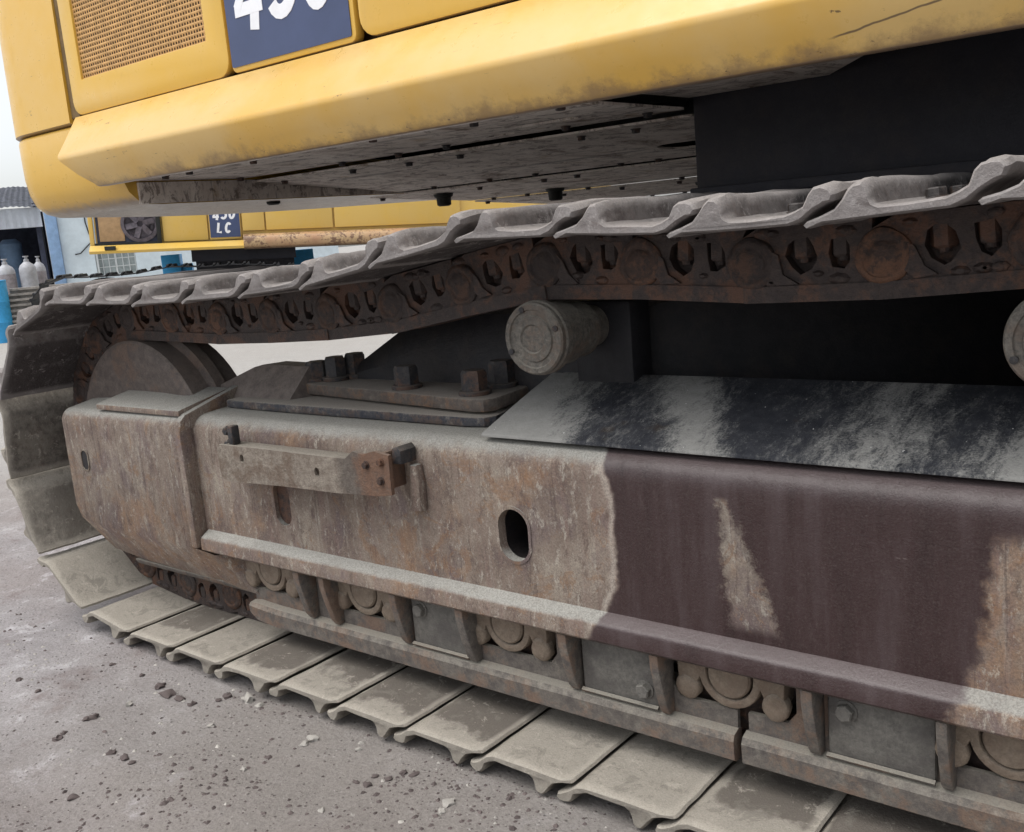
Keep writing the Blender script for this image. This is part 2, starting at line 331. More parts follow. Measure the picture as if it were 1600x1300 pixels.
# ------------------------------------------------------------------ object helpers
WORLD = {}
def empty(name, label, cat, group=None, Mx=Matrix.Identity(4)):
    o = bpy.data.objects.new(name, None); C.objects.link(o); o.matrix_world = Mx; o.empty_display_size = .2
    WORLD[o.name] = Mx.copy(); tag(o, label, cat, group); return o
def tag(o, label=None, cat=None, group=None, kind=None):
    if label: o['label'] = label
    if cat: o['category'] = cat
    if group: o['group'] = group
    if kind: o['kind'] = kind
    return o
def link(name, me, parent=None, Mx=Matrix.Identity(4)):
    o = bpy.data.objects.new(name, me); C.objects.link(o)
    if parent is not None:
        o.parent = parent; o.matrix_parent_inverse = WORLD[parent.name].inverted()
    o.matrix_basis = Mx; WORLD[o.name] = Mx.copy(); return o
def finish(bm, name, mat, ang=35, recalc=True):
    if recalc: bmesh.ops.recalc_face_normals(bm, faces=bm.faces)
    me = bpy.data.meshes.new(name); bm.to_mesh(me); bm.free()
    me.materials.append(mat)
    if ang:
        me.shade_smooth(); me.set_sharp_from_angle(angle=R(ang))
    return me
def part(name, bm, mat, parent=None, Mx=Matrix.Identity(4), ang=35):
    return link(name, finish(bm, name, mat, ang), parent, Mx)
def box(bm, x0, x1, y0, y1, z0, z1, bev=0.0, seg=2):
    vs = [bm.verts.new((x, y, z)) for x in (x0, x1) for y in (y0, y1) for z in (z0, z1)]
    fs = [bm.faces.new([vs[i] for i in f]) for f in ((0, 1, 3, 2), (4, 6, 7, 5), (0, 4, 5, 1), (2, 3, 7, 6), (0, 2, 6, 4), (1, 5, 7, 3))]
    if bev:
        es = list({e for f in fs for e in f.edges})
        bmesh.ops.bevel(bm, geom=es, offset=bev, segments=seg, affect='EDGES', profile=.5)
    return bm
def B(*a, **k): return box(bmesh.new(), *a, **k)
def plate(bm, outline, fn, t0, t1, holes=(), bev=0.0):
    """extrude a 2D outline (with holes) between t0 and t1; fn(u,v,t)->xyz"""
    loops = [list(outline)] + [list(h) for h in holes]
    tris = tessellate_polygon([[Vector((u, v, 0)) for u, v in l] for l in loops])
    flat = [p for l in loops for p in l]
    A = [bm.verts.new(fn(u, v, t0)) for u, v in flat]; Z = [bm.verts.new(fn(u, v, t1)) for u, v in flat]
    if not holes:
        bm.faces.new(A[::-1]); bm.faces.new(Z)
    else:
        for t in tris:
            bm.faces.new([A[i] for i in t]); bm.faces.new([Z[i] for i in t][::-1])
    k = 0; es = []
    for l in loops:
        m = len(l)
        for i in range(m):
            j = (i+1) % m
            bm.faces.new((A[k+i], A[k+j], Z[k+j], Z[k+i]))
            es += [bm.edges.get((A[k+i], A[k+j])), bm.edges.get((Z[k+i], Z[k+j]))]
        k += m
    if bev:
        bmesh.ops.recalc_face_normals(bm, faces=bm.faces)
        bmesh.ops.bevel(bm, geom=[e for e in es if e], offset=bev, segments=2, affect='EDGES', profile=.5)
    return bm
def oval(cx, cy, rx, ry, n=20, sq=0.0):
    """upright slot: two half circles joined when ry > rx"""
    pts = []
    for i in range(n):
        a = 2*math.pi*i/n; c, s_ = math.cos(a), math.sin(a)
        if ry > rx: pts.append((cx+rx*c, cy+rx*s_+math.copysign(ry-rx, s_)))
        else: pts.append((cx+ry*c+math.copysign(rx-ry, c), cy+ry*s_))
    return pts
def lathe(bm, prof, fn, n=40, cap=True):
    """prof = [(r,t)], fn(a,b,t)->xyz for a=r cos, b=r sin"""
    rings = [[bm.verts.new(fn(r*math.cos(2*math.pi*i/n), r*math.sin(2*math.pi*i/n), t)) for i in range(n)] for r, t in prof]
    for p, q in zip(rings, rings[1:]):
        for i in range(n): bm.faces.new((p[i], p[(i+1) % n], q[(i+1) % n], q[i]))
    if cap: bm.faces.new(rings[0][::-1]); bm.faces.new(rings[-1])
    return bm
def strip(bm, sections, close=False):
    """loft through sections (lists of xyz of equal length)"""
    rs = [[bm.verts.new(p) for p in s_] for s_ in sections]
    m = len(rs[0])
    for p, q in zip(rs, rs[1:]):
        for i in range(m if close else m-1): bm.faces.new((p[i], p[(i+1) % m], q[(i+1) % m], q[i]))
    if close: bm.faces.new(rs[0][::-1]); bm.faces.new(rs[-1])
    return bm
def prism_x(bm, prof, x0, x1, nx=1, bev=0.0):
    secs = [[(x0+(x1-x0)*k/nx, y, z) for y, z in prof] for k in range(nx+1)]
    strip(bm, secs, True)
    if bev:
        bmesh.ops.recalc_face_normals(bm, faces=bm.faces)
        es = [e for e in bm.edges if len(e.link_faces) == 2 and e.calc_face_angle(0) > R(25)]
        bmesh.ops.bevel(bm, geom=es, offset=bev, segments=2, affect='EDGES', profile=.5)
    return bm
def hexbolt(bm, c, r, h, ax='z', washer=True, rot=0.0):
    fn = {'z': lambda a, b, t: (c[0]+a, c[1]+b, c[2]+t), 'y': lambda a, b, t: (c[0]+a, c[1]-t, c[2]+b), 'nz': lambda a, b, t: (c[0]+a, c[1]+b, c[2]-t)}[ax]
    if washer: lathe(bm, [(r*1.25, 0), (r*1.25, h*.14), (r*1.15, h*.18)], fn, 16)
    def hx(a, b, t):
        return fn(a*math.cos(rot)-b*math.sin(rot), a*math.sin(rot)+b*math.cos(rot), t)
    lathe(bm, [(r, h*.15), (r, h*.86), (r*.86, h)], hx, 6); return bm
FY = lambda u, v, t: (u, t, v)          # outline in x,z extruded along y
FX = lambda u, v, t: (t, u, v)          # outline in y,z extruded along x
FZ = lambda u, v, t: (u, v, t)

# ------------------------------------------------------------------ ground
def gh(x, y):
    d = math.hypot(x-.8, y-.8)
    z = -.011*min(max(0, d-4.0), 36)
    n1 = mnoise.noise(Vector((x*1.1, y*1.1, 0)))*.014 + mnoise.noise(Vector((x*5, y*5, 3)))*.008
    k_ = max(0.0, mnoise.noise(Vector((x*2.3, y*2.3, 9)))+.25)
    n1 += (mnoise.noise(Vector((x*15, y*15, 7)))*.007 + abs(mnoise.noise(Vector((x*29, y*29, 2))))*.006)*k_
    rut = -.012*math.exp(-((y+.62+.12*x)/.12)**2) + .008*math.exp(-((y+.42+.1*x)/.1)**2)
    near = max(0.0, 1-abs(y-.3)/.45) if -2.0 < x < 3.6 else 0.0
    return z + (n1+rut)*(1-.75*near) - .004*near
def axis(a, b, dense0, dense1, fine, far):
    v = [dense0]
    while v[-1] < dense1: v.append(v[-1]+fine)
    s_ = fine
    while v[-1] < b: s_ = min(s_*1.35, far); v.append(v[-1]+s_)
    s_ = fine
    while v[0] > a: s_ = min(s_*1.35, far); v.insert(0, v[0]-s_)
    return v
xs = axis(-140, 120, -3.2, 2.0, .028, 12); ys = axis(-100, 140, -1.9, .9, .028, 12)
verts = [(x, y, gh(x, y)) for y in ys for x in xs]; nx = len(xs)
faces = [(j*nx+i, j*nx+i+1, (j+1)*nx+i+1, (j+1)*nx+i) for j in range(len(ys)-1) for i in range(nx-1)]
gm = bpy.data.meshes.new('ground'); gm.from_pydata(verts, [], faces); gm.materials.append(M['ground']); gm.shade_smooth()
ground = link('ground', gm); tag(ground, 'grey brown compacted muddy yard ground', None, None, 'structure')

# ------------------------------------------------------------------ the excavator
EXC_BASE = Matrix.Translation((.78, 1.67, 0))
exc = empty('excavator', 'yellow crawler excavator with 450 decal and muddy track frame filling the view', 'excavator', None, EXC_BASE)

# --- track geometry
PITCH = .2286
PIN_U, PIN_V = .035, -.065
def shoe_mesh(name, mat, width=.6, seed=0):
    prof = [(0, .001), (.004, -.004), (.03, 0), (.12, -.001), (.205, 0), (.225, .006), (.245, .020), (.262, .028), (.272, .036),
            (.276, .046), (.270, .055), (.258, .058), (.245, .056), (.236, .048), (.228, .032), (.216, .021), (.200, .016),
            (.150, .015), (.112, .016), (.104, .020), (.100, .034), (.097, .049), (.090, .056), (.078, .056), (.070, .049), (.060, .030), (.048, .018), (.028, .011), (.006, .006)]
    bm = bmesh.new(); rings = []
    for t, ins in ((0, 1), (.006, 0), (.025, 0), (.05, 0), (.085, 0), (.12, 0), (.18, 0), (.25, 0), (.33, 0), (.42, 0), (.50, 0), (.55, 0), (.594, 0), (.6, 1)):
        ring = []
        cu, cv = .13, .012
        for i, (u, v) in enumerate(prof):
            if ins:
                p0, p1 = prof[i-1], prof[(i+1) % len(prof)]
                tx, ty = p1[0]-p0[0], p1[1]-p0[1]; l = math.hypot(tx, ty) or 1
                u2, v2 = u - ty/l*.0035, v + tx/l*.0035
                if i in (0, 1): u2, v2 = u+.003, v
            else: u2, v2 = u, v
            if v > .03:   # grousers worn a little at their ends
                v2 -= .006*max(0, 1-min(t, .6-t)/.05)
            j_ = mnoise.noise(Vector((u*22+seed*7.3, t*16, v*30))); j2 = mnoise.noise(Vector((u*9+seed*3.1, t*30, 4)))
            v2 += j_*.0022*(2.0 if v > .03 else 1.0); u2 += j2*.0022
            yy_ = t*width/.6 + (mnoise.noise(Vector((u*26, seed*5.0, v*26)))*.005 if t < .03 else 0)
            ring.append(bm.verts.new((u2, yy_, v2)))
        rings.append(ring)
    m = len(prof)
    for a, b in zip(rings, rings[1:]):
        for i in range(m): bm.faces.new((a[i], a[(i+1) % m], b[(i+1) % m], b[i]))
    bm.faces.new(rings[0]); bm.faces.new(rings[-1][::-1])
    return finish(bm, name, mat, 40)
def catmull(pts, n=24):
    out_ = []
    P_ = [pts[0]] + pts + [pts[-1]]
    for i in range(1, len(P_)-2):
        p0, p1, p2, p3 = P_[i-1], P_[i], P_[i+1], P_[i+2]
        for k in range(n):
            t = k/n
            out_.append(tuple(.5*((2*p1[j]) + (-p0[j]+p2[j])*t + (2*p0[j]-5*p1[j]+4*p2[j]-p3[j])*t*t + (-p0[j]+3*p1[j]-3*p2[j]+p3[j])*t**3) for j in (0, 1)))
    out_.append(pts[-1]); return out_
IDX, IDZ, RP = -1.262, .545, .42        # idler centre and pin radius
SPX = 2.80
top = [(IDX, IDZ+RP), (-1.05, .960), (-.86, .954), (-.61, .959), (-.40, .966), (-.15, .984), (.07, 1.020), (.22, 1.046), (.34, 1.057), (.46, 1.056), (.58, 1.048),
       (.76, 1.039), (.98, 1.041), (1.18, 1.052), (1.32, 1.054), (1.7, 1.030), (2.2, .985), (2.6, .968), (SPX, IDZ+RP)]
path = []
for k in range(40): path.append((SPX + (IDX-SPX)*k/40, IDZ-RP))                                  # bottom, to the left
for k in range(60): a = -math.pi/2 - math.pi*k/60; path.append((IDX+RP*math.cos(a), IDZ+RP*math.sin(a)))
path += catmull(top)[:-1]
for k in range(60): a = math.pi/2 - math.pi*k/60; path.append((SPX+RP*math.cos(a), IDZ+RP*math.sin(a)))
path.append(path[0])
cum = [0]
for a, b in zip(path, path[1:]): cum.append(cum[-1]+math.hypot(b[0]-a[0], b[1]-a[1]))
L = cum[-1]; NSH = round(L/PITCH)
def at_len(s_):
    s_ %= L
    lo, hi = 0, len(cum)-1
    while hi-lo > 1:
        m = (lo+hi)//2
        if cum[m] <= s_: lo = m
        else: hi = m
    f = (s_-cum[lo])/((cum[hi]-cum[lo]) or 1)
    return path[lo][0]+(path[hi][0]-path[lo][0])*f, path[lo][1]+(path[hi][1]-path[lo][1])*f
# phase: on the bottom run the tip of a shoe lies at x = 0 (pin at x = -PIN_U)
s0 = SPX + PIN_U
def link_frames():
    fr = []
    for k in range(NSH):
        st = L/NSH
        x0, z0 = at_len(s0+k*st); x1, z1 = at_len(s0+(k+1)*st)
        a = math.atan2(z1-z0, x1-x0)
        ux, uz = math.cos(a), math.sin(a); vx, vz = -uz, ux
        fr.append((x0, z0, ux, uz, vx, vz))
    return fr
FR = link_frames()
def frame_matrix(f, y=0.0):
    x0, z0, ux, uz, vx, vz = f
    ox = x0 - ux*PIN_U - vx*PIN_V; oz = z0 - uz*PIN_U - vz*PIN_V
    return Matrix(((ux, 0, vx, ox), (0, 1, 0, y), (uz, 0, vz, oz), (0, 0, 0, 1)))
shoe_lows = [shoe_mesh('track_shoe', M['shoe_low'], .6, i) for i in range(5)]; shoe_tops = [shoe_mesh('track_shoe', M['shoe_top'], .6, 10+i) for i in range(5)]
shoe_low, shoe_top = shoe_lows[0], shoe_tops[0]
bolt_me = finish(hexbolt(bmesh.new(), (0, 0, 0), .016, .017), 'bolt', M['nut'], 30)
# link: outer cheek with two windows, rail at the bottom, tail stepped inwards
def link_mesh(seed=0):
    bm = bmesh.new(); rj = random.Random(seed); J = lambda l: [(u+rj.uniform(-.004, .004), v+rj.uniform(-.003, .003)) for u, v in l]
    out_ = [(-.046, -.060), (-.043, -.082), (-.030, -.098), (-.020, -.130), (.225, -.131), (.230, -.112), (.218, -.098), (.208, -.080), (.204, -.055), (.208, -.030), (.214, -.002), (.02, -.002), (-.02, -.018), (-.038, -.038)]
    out_ = J([(u+PIN_U, v) for u, v in out_])
    w1 = [(u+PIN_U, v) for u, v in [(.068, -.034), (.080, -.026), (.100, -.028), (.112, -.040), (.116, -.062), (.106, -.082), (.088, -.088), (.072, -.074), (.064, -.054)]]; w1 = J(w1)
    w2 = [(u+PIN_U, v) for u, v in [(.140, -.030), (.168, -.028), (.176, -.045), (.174, -.070), (.160, -.080), (.144, -.076), (.137, -.054)]]; w2 = J(w2)
    plate(bm, out_, lambda u, v, t: (u, t, v), .236, .272, [w1, w2])
    # rail lip proud of the cheek
    prism_u = [(.231, -.106), (.230, -.1345), (.280, -.1345), (.280, -.106)]
    strip(bm, [[(.018+PIN_U*.0, y, v) for y, v in prism_u], [(.258, y, v) for y, v in prism_u]], True)
    # packed dirt behind the windows, ridge from the boss down to the rail
    bk_ = [(.06+PIN_U, -.02), (.19+PIN_U, -.02), (.19+PIN_U, -.09), (.06+PIN_U, -.09)]
    plate(bm, bk_, lambda u, v, t: (u, t, v), .262, .2715)
    for q in range(7):
        cu, cv, rr = rj.uniform(.0, .21), rj.choice((-.098, -.10, -.088, -.020, -.016)), rj.uniform(.008, .017)
        lathe(bm, [(rr, .240), (rr*.8, .233+rj.uniform(0, .003)), (rr*.35, .2305)], lambda a, b, t: (cu+a*1.5, t, cv+b*.8), 7)
    rd = [(.030+PIN_U, -.040), (.050+PIN_U, -.055), (.060+PIN_U, -.085), (.085+PIN_U, -.102), (.045+PIN_U, -.104), (.030+PIN_U, -.085)]
    plate(bm, J(rd), lambda u, v, t: (u, t, v), .229, .237)
    # tail end, inside the next link
    tail = [(u+PIN_U, v) for u, v in oval(PITCH, PIN_V, .04, .04, 16)]
    plate(bm, tail, lambda u, v, t: (u, t, v), .2725, .295)
    return finish(bm, 'track_link', M['link'], 35)
link_mes = [link_mesh(i) for i in range(6)]; link_me = link_mes[0]
def boss_mesh(seed):
    bm = bmesh.new()
    lathe(bm, [(.047, .238), (.045, .231), (.039, .2275), (.033, .2275), (.031, .2290), (.026, .2290), (.024, .2275), (.012, .227)], lambda a, b, t: (PIN_U+a, t, PIN_V+b), 28)
    for v in bm.verts:   # caked grease and wear
        n_ = mnoise.noise(v.co*38+Vector((seed*9.0, 0, 0)))
        v.co.y -= .0035*n_; v.co.x += .004*mnoise.noise(v.co*30+Vector((0, seed*4.0, 0))); v.co.z += .004*mnoise.noise(v.co*30+Vector((0, 0, seed*6.0)))
    return finish(bm, 'pin_boss', (M['boss'], M['link'], M['boss_dark'])[seed % 3], 40)
boss_mes = [boss_mesh(i) for i in range(6)]
def nut_mesh(u):
    bm = bmesh.new()
    lathe(bm, [(.021, -.020), (.021, -.058), (.017, -.062)], lambda a, b, t: (u+a, .256+b, t), 6)
    lathe(bm, [(.011, -.062), (.010, -.069)], lambda a, b, t: (u+a, .255+b, t), 10)
    return finish(bm, 'nut', M['link'], 30)
nut_a, nut_b = nut_mesh(PIN_U+.089), nut_mesh(PIN_U+.157)
for k, f in enumerate(FR):
    low = f[4]*0 + f[5] < .2
    Mx = frame_matrix(f)
    Mx = Mx @ Matrix.Translation((random.uniform(-.002, .002), random.uniform(-.003, .003), 0))
    sh = link('track_shoe', (shoe_lows if low else shoe_tops)[k*3 % 5], exc, Mx)
    if not low and f[0] < 2.2:
        for (u, y) in ((.122, .235), (.122, .365), (.185, .235), (.185, .365)):
            link('bolt', bolt_me, sh, Mx @ Matrix.Translation((u, y, .0155)))
    lk = link('track_link', link_mes[k*5 % 6], exc, Mx)
    link('pin_boss', boss_mes[random.randrange(6)], lk, Mx)
    if not low or f[0] < -.5:
        link('nut', nut_a, lk, Mx); link('nut', nut_b, lk, Mx)
# inner row of links, mirrored
mir = Matrix.Translation((0, .6, 0)) @ Matrix.Scale(-1, 4, (0, 1, 0))
link_in = link_me.copy(); link_in.transform(mir); link_in.flip_normals()
for f in FR: link('track_link', link_in, exc, frame_matrix(f))

# --- idler, sprocket, rollers
def wheel(name, cx, cz, prof, mat, n=56):
    return part(name, lathe(bmesh.new(), prof, lambda a, b, t: (cx+a, t, cz+b), n), mat, exc, ang=30)
RT = RP-.066
idl = wheel('idler_wheel', IDX, IDZ, [(.05, .215), (.12, .215), (.14, .222), (.24, .214), (.30, .206), (.325, .204), (RT-.012, .207), (RT-.004, .214), (RT-.004, .275), (RT+.020, .282), (RT+.020, .318), (RT-.004, .325), (RT-.004, .385), (.29, .39), (.2, .37), (.05, .39)], M['idler'])
part('hub', lathe(bmesh.new(), [(.085, .199), (.085, .176), (.075, .170), (.03, .168)], lambda a, b, t: (IDX+a, t, IDZ+b), 32), M['idler'], idl)
spr = wheel('drive_sprocket', SPX, IDZ, [(.05, .22), (.2, .22), (.25, .25), (.33, .27), (.36, .285), (.36, .315), (.33, .33), (.2, .40), (.05, .42)], M['dark'])
part('final_drive', lathe(bmesh.new(), [(.24, .24), (.24, .10), (.2, .07), (.1, .06)], lambda a, b, t: (SPX+a, t, IDZ+b), 40), M['dark'], spr)
for cx in (.315, 1.262):
    cz = .912
    ro = part('carrier_roller', lathe(bmesh.new(), [(.074, .186), (.0765, .190), (.0765, .205), (.073, .209), (.070, .212), (.070, .226), (.066, .230), (.066, .272), (.060, .278), (.060, .33), (.045, .335), (.045, .40)], lambda a, b, t: (cx+a, t, cz+b), 48), M['roller'], exc, ang=25)
    cp = part('end_cap', lathe(bmesh.new(), [(.0735, .188), (.0735, .176), (.070, .172), (.060, .171), (.058, .175), (.048, .176), (.046, .172), (.030, .170), (.027, .174), (.012, .173)], lambda a, b, t: (cx+a, t, cz+b), 48), M['roller'], ro, ang=25)
    for an in (205, 20, 110):
        part('plug', lathe(bmesh.new(), [(.0065, .176), (.0065, .169), (.004, .168)], lambda a, b, t: (cx+.063*math.cos(R(an))+a, t, cz+.063*math.sin(R(an))+b), 8), M['bolt'], ro)
    bm = B(cx-.05, cx+.10, .385, .47, .74, .965, bev=.01)
    part('roller_bracket', bm, M['dark'], ro)
for cx in (-.64, -.27, .19, .725, 1.21, 1.70, 2.15):
    tr = part('track_roller', lathe(bmesh.new(), [(.04, .175), (.06, .19), (.115, .20), (.118, .215), (.092, .222), (.092, .262), (.07, .27), (.07, .33), (.092, .338), (.092, .378), (.118, .385), (.118, .40), (.04, .42)], lambda a, b, t: (cx+a, t, .285+b), 32), M['link'], exc)
    # clamp: half bearing with two bolt lobes
    o_ = [(cx+.112, .330), (cx+.108, .246), (cx+.098, .228), (cx+.080, .228), (cx+.070, .248)]
    for i in range(13): a = R(-14-152*i/12); o_.append((cx+.064*math.cos(a), .280+.064*math.sin(a)))
    o_ += [(cx-.070, .248), (cx-.080, .228), (cx-.098, .228), (cx-.108, .246), (cx-.112, .330), (cx-.0475, .330)]
    for i in range(15): a = R(180+180*i/14); o_.append((cx+.0475*math.cos(a), .280+.0475*math.sin(a)))
    o_ += [(cx+.0475, .330)]
    bm = bmesh.new(); plate(bm, o_[::-1], FY, .156, .205, bev=.005)
    cl = part('roller_clamp', bm, M['cap'], tr)
    part('shaft_end', lathe(bmesh.new(), [(.0435, .20), (.0435, .158), (.040, .1535), (.02, .152)], lambda a, b, t: (cx+a, t, .280+b), 28), M['cap'], tr)
    for sx in (-1, 1):
        bm = lathe(bmesh.new(), [(.026, .175), (.026, .158), (.023, .153), (.014, .151), (.006, .1505)], lambda a, b, t: (cx+sx*.090+a, t, .240+b*1.05), 14)
        for v in bm.verts: v.co += Vector((mnoise.noise(v.co*40+Vector((cx, 0, 0))), mnoise.noise(v.co*35+Vector((0, cx*3, 0))), mnoise.noise(v.co*40)))*.004
        part('clamp_bolt', bm, M['cap'], tr, ang=60)

# --- track frame
X1 = 2.45
bm = bmesh.new()
face_out = [(-.885, .352), (X1, .352), (X1, .600), (-.885, .600)]
plate(bm, face_out, FY, .130, .152, [oval(.256, .503, .040, .057, 28), oval(-.512, .486, .032, .058, 28)])
arc = [(.130, .6002), (.130, .622), (.130, .646)] + [(.130+.05*(1-math.cos(R(a))), .648+.05*math.sin(R(a))) for a in range(10, 86, 8)] + [(.18, .698), (.215, .701), (.30, .704), (.47, .704)]
strip(bm, [[(x, y, z) for y, z in arc] for x in [-.885+i*(X1+.885)/24 for i in range(25)]])
box(bm, -.885, X1, .46, .475, .352, .70)
frame = part('track_frame', bm, M['frame'], exc)
# rim around the open slot, plug behind the blind one
bm = bmesh.new(); plate(bm, oval(.256, .503, .047, .064, 28), FY, .128, .131, [oval(.256, .503, .040, .057, 28)]); part('slot_rim', bm, M['frame'], frame)
bm = bmesh.new(); plate(bm, oval(-.512, .486, .031, .057, 28), FY, .141, .15); part('blind_slot_plug', bm, M['link'], frame)
bm = bmesh.new(); ov = oval(.256, .503, .046, .063, 28)
strip(bm, [[(u, y_, v) for u, v in ov] for y_ in (.1525, .34)] + [[(.256+(u-.256)*.05, .341, .503+(v-.503)*.05) for u, v in ov]], True)
bm.faces.ensure_lookup_table()
big_ = max((f for f in bm.faces if len(f.verts) > 4), key=lambda f: -f.calc_center_median().y); bmesh.ops.delete(bm, geom=[big_], context='FACES_ONLY')
part('slot_dark_pocket', bm, M['dark'], frame)  # added black pocket so the open slot reads dark inside
# lower flange
fl = [(.150, .378), (.131, .374), (.126, .3715), (.107, .3605), (.102, .3565), (.0995, .351), (.0985, .323), (.1015, .3185), (.106, .316), (.24, .314), (.24, .350), (.15, .350)]
bm = bmesh.new(); prism_x(bm, fl, -.86, X1, 20); part('lower_flange', bm, M['frame'], frame)
# sloped top cover
bm = bmesh.new()
sec = [(.150, .7055), (.152, .713), (.300, .762), (.425, .800), (.44, .785), (.30, .74)]
prism_x(bm, sec, .172, X1, 16, .002); part('sloped_cover', bm, M['cover'], frame)
part('cover_seat', B(.19, X1, .19, .42, .7045, .716), M['dark'], frame)
# guard box round the idler yoke
bm = bmesh.new()
def gsec(x, z0, zt, y0):
    r_ = .04
    return [(x, y0+.07, z0-.12), (x, y0, z0)] + [(x, y0, zt-r_-.01)] + [(x, y0+r_*(1-math.cos(R(a))), zt-r_+r_*math.sin(R(a))) for a in range(0, 91, 15)] + [(x, y0+.11, zt+.012), (x, y0+.20, zt+.032), (x, y0+.20, zt-.2)]
secs = []
for x, z0, zt, y0, dxl in ((-1.55, .46, .675, .14, 0), (-1.543, .42, .688, .105, 0), (-1.525, .385, .694, .094, .0), (-1.49, .345, .696, .09, .04), (-1.36, .331, .697, .09, .09), (-1.1, .328, .700, .09, .04), (-.905, .326, .702, .09, .0), (-.88, .326, .704, .098, .0)):
    s_ = gsec(x, z0, zt, y0); s_[0] = (x+dxl, s_[0][1], max(s_[0][2], .205)); secs.append(s_)
strip(bm, secs)
bm.faces.new([v for v in [bm.verts.new(p) for p in secs[0]]][::-1]); bm.faces.new([bm.verts.new(p) for p in secs[-1]])
g = part('idler_guard', bm, M['frame'], frame)
# lower lip of the guard running back under the flange, closed by a dished end
bm = bmesh.new()
strip(bm, [[(-.90, .091, .3265), (-.885, .125, .262), (-.865, .160, .204)], [(-.84, .0945, .321), (-.80, .130, .258), (-.77, .160, .196)], [(-.80, .100, .3135), (-.755, .135, .252), (-.712, .165, .190)]])
strip(bm, [[(-.80, .100, .3135), (-.755, .135, .252), (-.712, .165, .190)], [(-.765, .145, .3135), (-.735, .165, .250), (-.705, .19, .180)], [(-.725, .20, .3135), (-.712, .21, .250), (-.70, .225, .19)]])
part('guard_lip', bm, M['frame'], frame)
part('lip_bottom', prism_x(bmesh.new(), [(.158, .206), (.168, .188), (.27, .188), (.27, .206)], -1.34, -.715, 4, .004), M['guard'], frame)
bm = bmesh.new(); prism_x(bm, [(.104, .700), (.104, .7165), (.12, .7205), (.28, .752), (.28, .735)], -1.32, -.885, 3, .003); part('guard_cover', bm, M['frame'], frame)
# welded collar between guard and frame, then the raised ridge behind
bm = bmesh.new()
col_ = [(.088, .326), (.086, .66), (.094, .690), (.112, .706), (.20, .730), (.30, .756), (.30, .70), (.135, .66), (.134, .326)]
prism_x(bm, col_, -.893, -.866, 1, .006); part('weld_collar', bm, M['frame'], frame)
bm = bmesh.new()
strip(bm, [[(-1.00, .285, .735), (-1.00, .31, .742), (-1.00, .42, .70)], [(-.862, .265, .709), (-.83, .335, .803), (-.83, .42, .800)], [(-.82, .262, .708), (-.79, .338, .811), (-.79, .42, .808)], [(-.62, .262, .708), (-.60, .345, .808), (-.60, .42, .805)], [(-.615, .262, .708), (-.585, .36, .73), (-.585, .42, .73)]])
part('ridge_gusset', bm, M['idler'], frame, ang=20)
# mounting pad and bolted flange
bm = bmesh.new(); plate(bm, [(-.84, .232), (-.60, .226), (.06, .226), (.11, .236), (.125, .262), (.05, .60), (-.84, .60)], FZ, .7035, .727, bev=.006); part('mounting_pad', bm, M['pad'], frame)
# side step bracket
o_ = [(-.640, .652), (-.650, .640), (-.649, .580), (-.640, .562), (-.62, .556), (-.40, .563), (-.20, .570), (-.06, .576), (-.018, .580), (-.016, .672), (-.06, .678), (-.10, .668), (-.13, .674), (-.16, .652), (-.30, .652), (-.45, .655)]
o_ = [(u+random.uniform(-.002, .002), v+random.uniform(-.002, .002)) for u, v in o_]
bk = part('step_bracket', plate(bmesh.new(), o_, FY, .052, .062, [oval(-.548, .622, .008, .011, 10), oval(-.262, .612, .009, .012, 10)]), M['bracket'], frame)
part('bracket_shelf', B(-.64, -.17, .0625, .1295, .634, .644, bev=.003), M['bracket'], frame)
part('bracket_end', B(-.654, -.645, .060, .1295, .565, .646, bev=.004), M['bracket'], frame)
part('bracket_mount', B(-.060, -.046, .0625, .1295, .585, .672, bev=.003), M['bracket'], frame)
part('bracket_lug', plate(bmesh.new(), [(-.034, .644), (-.006, .646), (-.004, .676), (-.014, .686), (-.032, .680)], FY, .078, .1295, bev=.005), M['bolt'], frame)
part('bracket_tab', plate(bmesh.new(), [(-.022, .530), (.014, .533), (.016, .60), (.010, .638), (-.008, .638), (-.014, .577)], FY, .105, .1295, bev=.004), M['frame'], frame)
part('bracket_stub', B(-.636, -.616, .080, .105, .6445, .695, bev=.004), M['bolt'], frame)
for zz in (.668, .632): part('bolt', hexbolt(bmesh.new(), (-.700, .1295, zz), .011, .014, 'y'), M['bolt'], frame)
for dx, zz in ((-.088, .645), (-.040, .655), (-.045, .612)): part('bolt', hexbolt(bmesh.new(), (dx, .0515, zz), .008, .009, 'y', rot=dx*9), M['boss'], frame)
part('drain_slot', plate(bmesh.new(), oval(-1.41, .538, .023, .036, 18), FY, .0865, .0895, [oval(-1.41, .538, .018, .031, 18)]), M['bracket'], frame)
part('drain_slot_back', plate(bmesh.new(), oval(-1.41, .538, .0178, .0308, 18), FY, .0888, .0896), M['dark'], frame)

